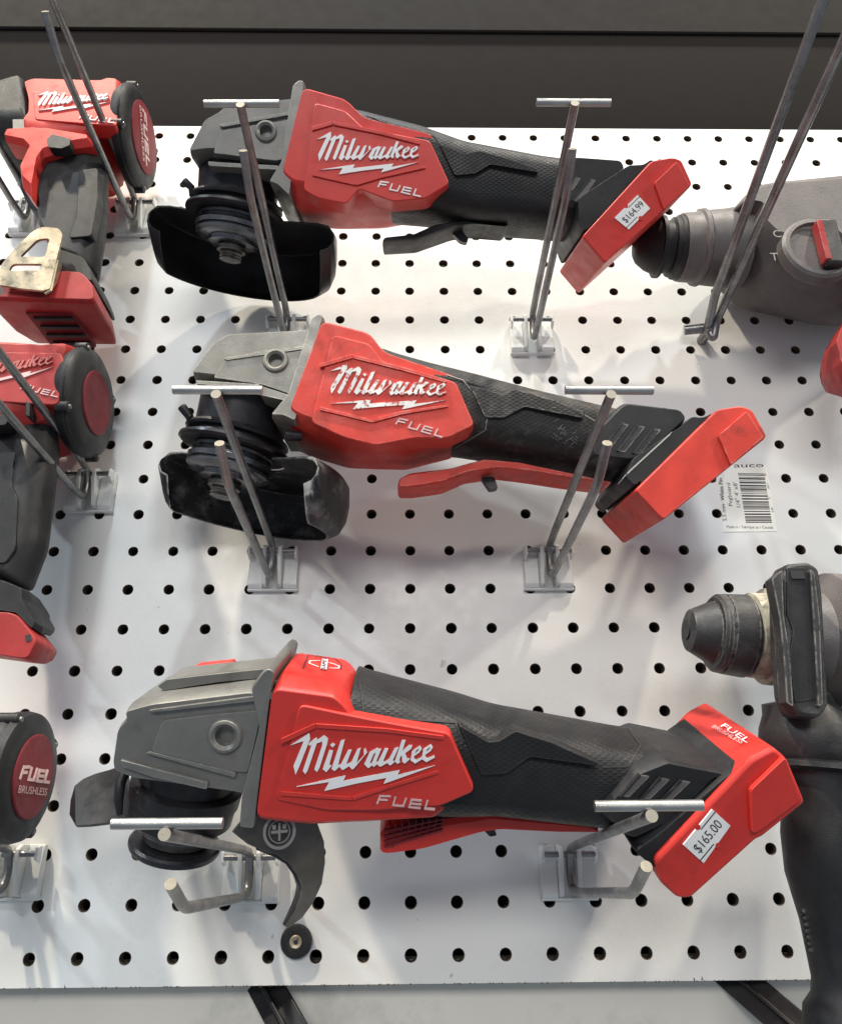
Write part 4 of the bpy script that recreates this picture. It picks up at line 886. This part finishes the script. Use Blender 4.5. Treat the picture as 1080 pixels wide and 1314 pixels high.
# middle left
f2 = Frame(1.8, 12.2, 0)
d2 = thing('impact_driver', 'middle left dull red driver with a scratched blank round motor badge', 'impact driver', f2.P(0, 560), 'red drivers on the left')
mh = puff('motor_housing', f2, Z(q13, [(-200, 60), (30, 62), (180, 76), (298, 68), (290, 110), (262, 180), (235, 330), (140, 372), (0, 415), (-200, 420)]), L0, [q13(-150, 230), q13(200, 210)], M['red_dull'], d2, bevel=.02)
plate('logo_panel', f2, Z(q13, [(-180, 90), (230, 96), (245, 150), (215, 290), (100, 285), (-180, 265)]), .8, 1.27, M['red_dull'], mh, bevel=.06, rnd=.1)
put_logo(f2, 1.27, mh, (-42, 494), (69, 471.5), (27.4, 499), (74, 510), m1=M['ghost'], fm=M['pink'], bolt_m=M['pink'])
plate('direction_switch', f2, Z(q13, [(-60, 340), (-40, 320), (20, 330), (35, 345), (20, 365), (-60, 370)]), 1.0, 1.42, M['rubber'], mh, bevel=.05, rnd=.03)
plate('housing_rib', f2, Z(q13, [(96, 275), (112, 280), (112, 335), (96, 330)]), 1.0, 1.34, M['rubber'], mh, bevel=.02)
cap_unit(d2, f2, q13(362, 284), 1.36, .48, .80, M['red_disc'])
gr = puff('handle_grip', f2, Z(q13, [(-160, 440), (0, 412), (218, 372), (222, 460), (205, 620), (180, 820), (112, 995), (20, 965), (-160, 930)]), [(-.95, .75), (-.8, .6), (-.4, .32), (.1, .1), (.5, 0), (.8, .1), (.98, .32)], [q13(40, 500), q13(-20, 850)], M['rubber'], d2, rnd=.15, sharp=50, df=.5)
plate('grip_panel', f2, Z(q13, [(-60, 460), (60, 450), (45, 580), (70, 640), (60, 840), (20, 900), (-60, 890)]), .4, 1.03, M['rubber'], gr, bevel=.06, rnd=.1, slope=.06)
puff('foot_collar', f2, Z(q13, [(-100, 930), (20, 950), (112, 988), (112, 1030), (165, 1125), (155, 1150), (90, 1085), (-100, 1060)]), [(-.8, .6), (-.4, .4), (.3, .1), (.9, 0), (1.15, .1)], [q13(-40, 1000), q13(90, 1060)], M['rubber'], d2, bevel=.03, rnd=.04)
fo = puff('battery_cover', f2, Z(q13, [(-100, 1080), (60, 1078), (95, 1090), (158, 1165), (170, 1190), (135, 1258), (-100, 1225)]), [(-.7, .6), (-.4, .42), (.2, .14), (.8, 0), (1.1, 0), (1.22, .05)], [q13(-40, 1140), q13(110, 1180)], M['red_dull'], d2, bevel=.06)
plate('latch_socket', f2, Z(q13, [(94, 1154), (114, 1150), (118, 1174), (98, 1178)]), 1.0, 1.235, M['ink'], fo, rnd=.02)

# lower left
f3 = Frame(2.4, 4.4, 0)
d3 = thing('impact_driver', 'lower left driver showing only its round motor cap lettered brushless', 'impact driver', f3.P(0, 1000), 'red drivers on the left')
mh = puff('motor_housing', f3, Z(q14, [(-220, 290), (-60, 285), (-20, 300), (-10, 340), (-20, 540), (-60, 600), (-220, 580)]), L0, [q14(-180, 430), q14(0, 430)], M['red'], d3, bevel=.02)
cap_unit(d3, f3, q14(113, 468), 1.24, .7, .80, M['red_disc'], M['pink'], rot=-.03)
puff('handle_grip', f3, Z(q14, [(-220, 560), (-100, 600), (-90, 800), (-120, 1000), (-240, 1000)]), LG, [q14(-160, 640), q14(-170, 900)], M['rubber'], d3)

# ------------------------------------------------------------------ right: rotary hammers
fA = Frame(1.8, 17.0, 0)
hA = thing('rotary_hammer', 'dusty warm grey rotary hammer with red dial mark in the upper right corner', 'rotary hammer', fA.P(1000, 330))
def axis_lathe(name, fr, p0, p1, prof, material, parent, d=0.0, seg=44, sharp=32):
    A, B = fr.P(*p0, d), fr.P(*p1, d); Lg = (B - A).length
    return lathe(name, A, B - A, [(s * Lg, r) for s, r in prof], material, parent, seg=seg, sharp=sharp)
axis_lathe('tool_chuck', fA, q10(150, 490), q10(420, 500), [(-.10, .33), (-.05, .46), (.10, .63), (.26, .73), (.27, .82), (.33, .82), (.35, .70), (.48, .68), (.50, .78), (.56, .80), (.58, .84), (.75, .85), (.76, .82), (.79, .82), (.80, .85), (1.0, .86)], M['rubber'], hA)
axis_lathe('chuck_bore', fA, q10(138, 489), q10(160, 490), [(-.2, .30), (-.1, .32), (1, .3)], M['ink'], hA)
axis_lathe('front_collar', fA, q10(325, 496), q10(600, 500), [(0, .88), (.05, .90), (.26, .92), (.29, 1.0), (.34, 1.02), (.38, .97), (.7, 1.02), (1, 1.1)], M['plastic_grey'], hA)
bA = puff('gear_housing', fA, Z(q10, [(560, 330), (590, 290), (640, 240), (720, 222), (1080, 180), (1300, 150), (1400, 400), (1400, 900, 'b'), (1080, 880, 'b'), (1000, 870, 'b'), (640, 770, 'b'), (520, 650, 'b'), (540, 560, 'b')]),
     [(-1.5, .45), (-1.3, .2), (-.8, .02), (.6, 0), (1.0, .06), (1.35, .2), (1.5, .36)], [q10(640, 500), q10(1300, 480)], M['plastic_grey'], hA, bevel=.03, rnd=.25)
plate('top_ledge', fA, Z(q10, [(700, 262), (820, 232), (1300, 165), (1300, 270), (1080, 300), (780, 345), (700, 345)]), .7, 1.36, M['plastic_grey'], bA, bevel=.1, rnd=.12, slope=.05)
dc = fA.P(*q10(965, 505), 1.45)
dl = lathe('mode_dial', dc, fA.n, [(-.2, .92), (.06, .90), (.12, .84), (.13, .75), (.05, .7)], M['plastic_grey'], hA, seg=44)
box('dial_grip', dc + fA.n * .22 + fA.e1 * .2, fA.e1 * .24, fA.e2 * .68, fA.n * .14, M['rubber_dusty'], dl, .08)
box('dial_mark', dc + fA.n * .24 + fA.e1 * -.02, fA.e1 * .075, fA.e2 * .60, fA.n * .15, M['dark_glass'], dl, .03)
def face_txt(fr, s, a, b, d, mm, parent, h=None, nm='moulded_mark'):
    A_, B_ = fr.L(*a, d), fr.L(*b, d); u = (B_ - A_).normalized()
    return text_mesh(nm, s, fr.W(A_.x, A_.y, d), fr.e1 * u.x + fr.e2 * u.y, fr.e1 * -u.y + fr.e2 * u.x, (B_ - A_).length, mm, parent, thick=.008, height=h)
face_txt(fA, 'T', q10(752, 556), q10(788, 556), 1.51, M['grey_mark'], bA)
face_txt(fA, 'C', q10(764, 448), q10(800, 448), 1.51, M['grey_mark'], bA)
face_txt(fA, 'TE', q10(905, 292), q10(965, 285), 1.37, M['grey_mark'], bA)
puff('motor_cover', fA, Z(q10, [(1022, 960), (1040, 900), (1090, 830), (1300, 700), (1300, 1400), (1300, 1200), (1090, 1135), (1042, 1050)]), [(-.6, .5), (.2, .15), (.9, 0), (1.15, .04)], [q10(1120, 1000), q10(1250, 1000)], M['red_dull'], hA, bevel=.03, rnd=.04)
# lower right
fB = Frame(3.3, 6.0, 4)
hB = thing('rotary_hammer', 'scuffed black rotary hammer with cream ring and long side handle at lower right', 'rotary hammer', fB.P(1040, 900))
axis_lathe('tool_chuck', fB, q11(80, 328), q11(232, 344), [(0, .34), (.03, .42), (.10, .46), (.36, .62), (.40, .62), (.41, .72), (.46, .78), (.52, .79), (.53, .76), (.56, .76), (.57, .80), (.92, .83), (.93, .79), (1.0, .77)], M['rubber_dusty'], hB)
axis_lathe('chuck_bore', fB, q11(76, 327.5), q11(90, 329), [(0, .20), (1, .2)], M['ink'], hB)
axis_lathe('depth_ring', fB, q11(228, 340), q11(292, 345), [(0, .74), (.06, .84), (.62, .86), (.68, .96), (1.0, .97), (1.05, .9)], M['cream'], hB)
axis_lathe('gear_housing', fB, q11(282, 345), q11(560, 370), [(0, .80), (.2, .84), (.40, 1.0), (.5, 1.38), (1.0, 1.42)], M['plastic_grey'], hB)
cb = puff('handle_clamp', fB, Z(q11, [(310, 215, 1.4), (312, 190, 1.4), (326, 164, 1.4), (375, 160, 1.4), (400, 176, 1.4), (410, 240, 1.4), (420, 440, 1.4), (425, 520, 1.4), (402, 552, 1.4), (345, 545, 1.4), (326, 500, 1.4), (315, 380, 1.4)]), [(.6, .3), (.85, .06), (1.0, 0), (1.38, 0), (1.5, .06)], [q11(345, 240), q11(365, 480)], M['rubber_dusty'], hB, bevel=.05, rnd=.08)
plate('clamp_recess', fB, Z(q11, [(330, 172), (378, 172), (388, 300), (410, 500), (350, 510), (335, 400), (345, 330), (330, 290)]), 1.3, 1.53, M['rubber'], cb, bevel=.02, rnd=.04)
plate('clamp_cheek', fB, Z(q11, [(338, 180), (370, 180), (376, 200), (342, 200)]), 1.3, 1.56, M['ink'], cb, rnd=.02)
plate('clamp_rib', fB, Z(q11, [(292, 200), (318, 178), (322, 290), (338, 400), (346, 520), (330, 512), (322, 400), (312, 300)]), 1.3, 1.60, M['rubber_dusty'], cb, bevel=.05, rnd=.03)
plate('clamp_rib', fB, Z(q11, [(388, 176), (399, 186), (412, 300), (420, 515), (408, 520), (396, 300)]), 1.3, 1.60, M['rubber_dusty'], cb, bevel=.05, rnd=.03)
axis_lathe('handle_neck', fB, q11(350, 500), q11(402, 668), [(0, .62), (.15, .66), (.35, .8), (.55, .88), (.8, .84), (1, .7)], M['rubber_dusty'], hB, d=.25)
axis_lathe('side_handle', fB, q11(418, 655), q11(463, 1340), [(0, .78), (.01, .92), (.03, .94), (.045, .72), (.09, .70), (.3, .78), (.45, .74), (.62, .54), (.82, .40), (.87, .42), (.92, .56), (.98, .58), (1.0, .5)], M['rubber'], hB, d=.4, sharp=40)
for k in range(7):
    p = fB.P(*q11(370 + k * 2.6 - (k % 2), 1035 + k * 16), 1.0)
    lathe('grip_nub', p, fB.n - fB.e1 * .8, [(-.1, .05), (.02, .05), (.05, .02)], M['rubber'], hB, seg=8)

# ------------------------------------------------------------------ light: warm and cool ceiling strips, an added front fill lamp, a little cool ambient
def area(name, loc, target, sx, sy, power, col):
    ld = bpy.data.lights.new(name, 'AREA'); ld.shape = 'RECTANGLE'; ld.size = sx * S; ld.size_y = sy * S; ld.energy = power; ld.color = col
    o = bpy.data.objects.new(name, ld); COL.objects.link(o); o.location = Vector(loc) * S
    o.rotation_euler = (Vector(target) - Vector(loc)).to_track_quat('-Z', 'Y').to_euler(); return o
area('ceiling_or_fill_light', (-66, -52, 155), (0, 0, 10), 7, 3.5, 184, (1.0, 0.89, 0.71))
area('ceiling_or_fill_light', (-8, -58, 160), (0, 0, 10), 7, 3.5, 86, (0.80, 0.91, 1.0))
area('ceiling_or_fill_light', (58, -54, 148), (2, 0, 10), 7, 3.5, 96, (1.0, 0.89, 0.74))
area('ceiling_or_fill_light', (90, -50, 66), (2, 0, 6), 7, 4, 27, (1.0, 0.90, 0.76))
area('ceiling_or_fill_light', (-90, -60, 80), (2, 0, 6), 7, 4, 24, (0.80, 0.91, 1.0))
area('ceiling_or_fill_light', (-10, -120, 50), (0, 0, -4), 70, 24, 40, (1.0, 0.97, 0.93))  # broad front fill, added to brighten the lower board; not a ceiling strip
w = bpy.data.worlds.new('World'); scene.world = w; w.use_nodes = True
w.node_tree.nodes['Background'].inputs['Color'].default_value = (0.74, 0.86, 1.0, 1); w.node_tree.nodes['Background'].inputs['Strength'].default_value = 0.31

for o in bpy.data.objects:
    if '_o' in o: del o['_o']
vs = scene.view_settings; vs.view_transform = 'Standard'; vs.look = 'None'; vs.gamma = 1; vs.exposure = 0.16; vs.use_curve_mapping = False
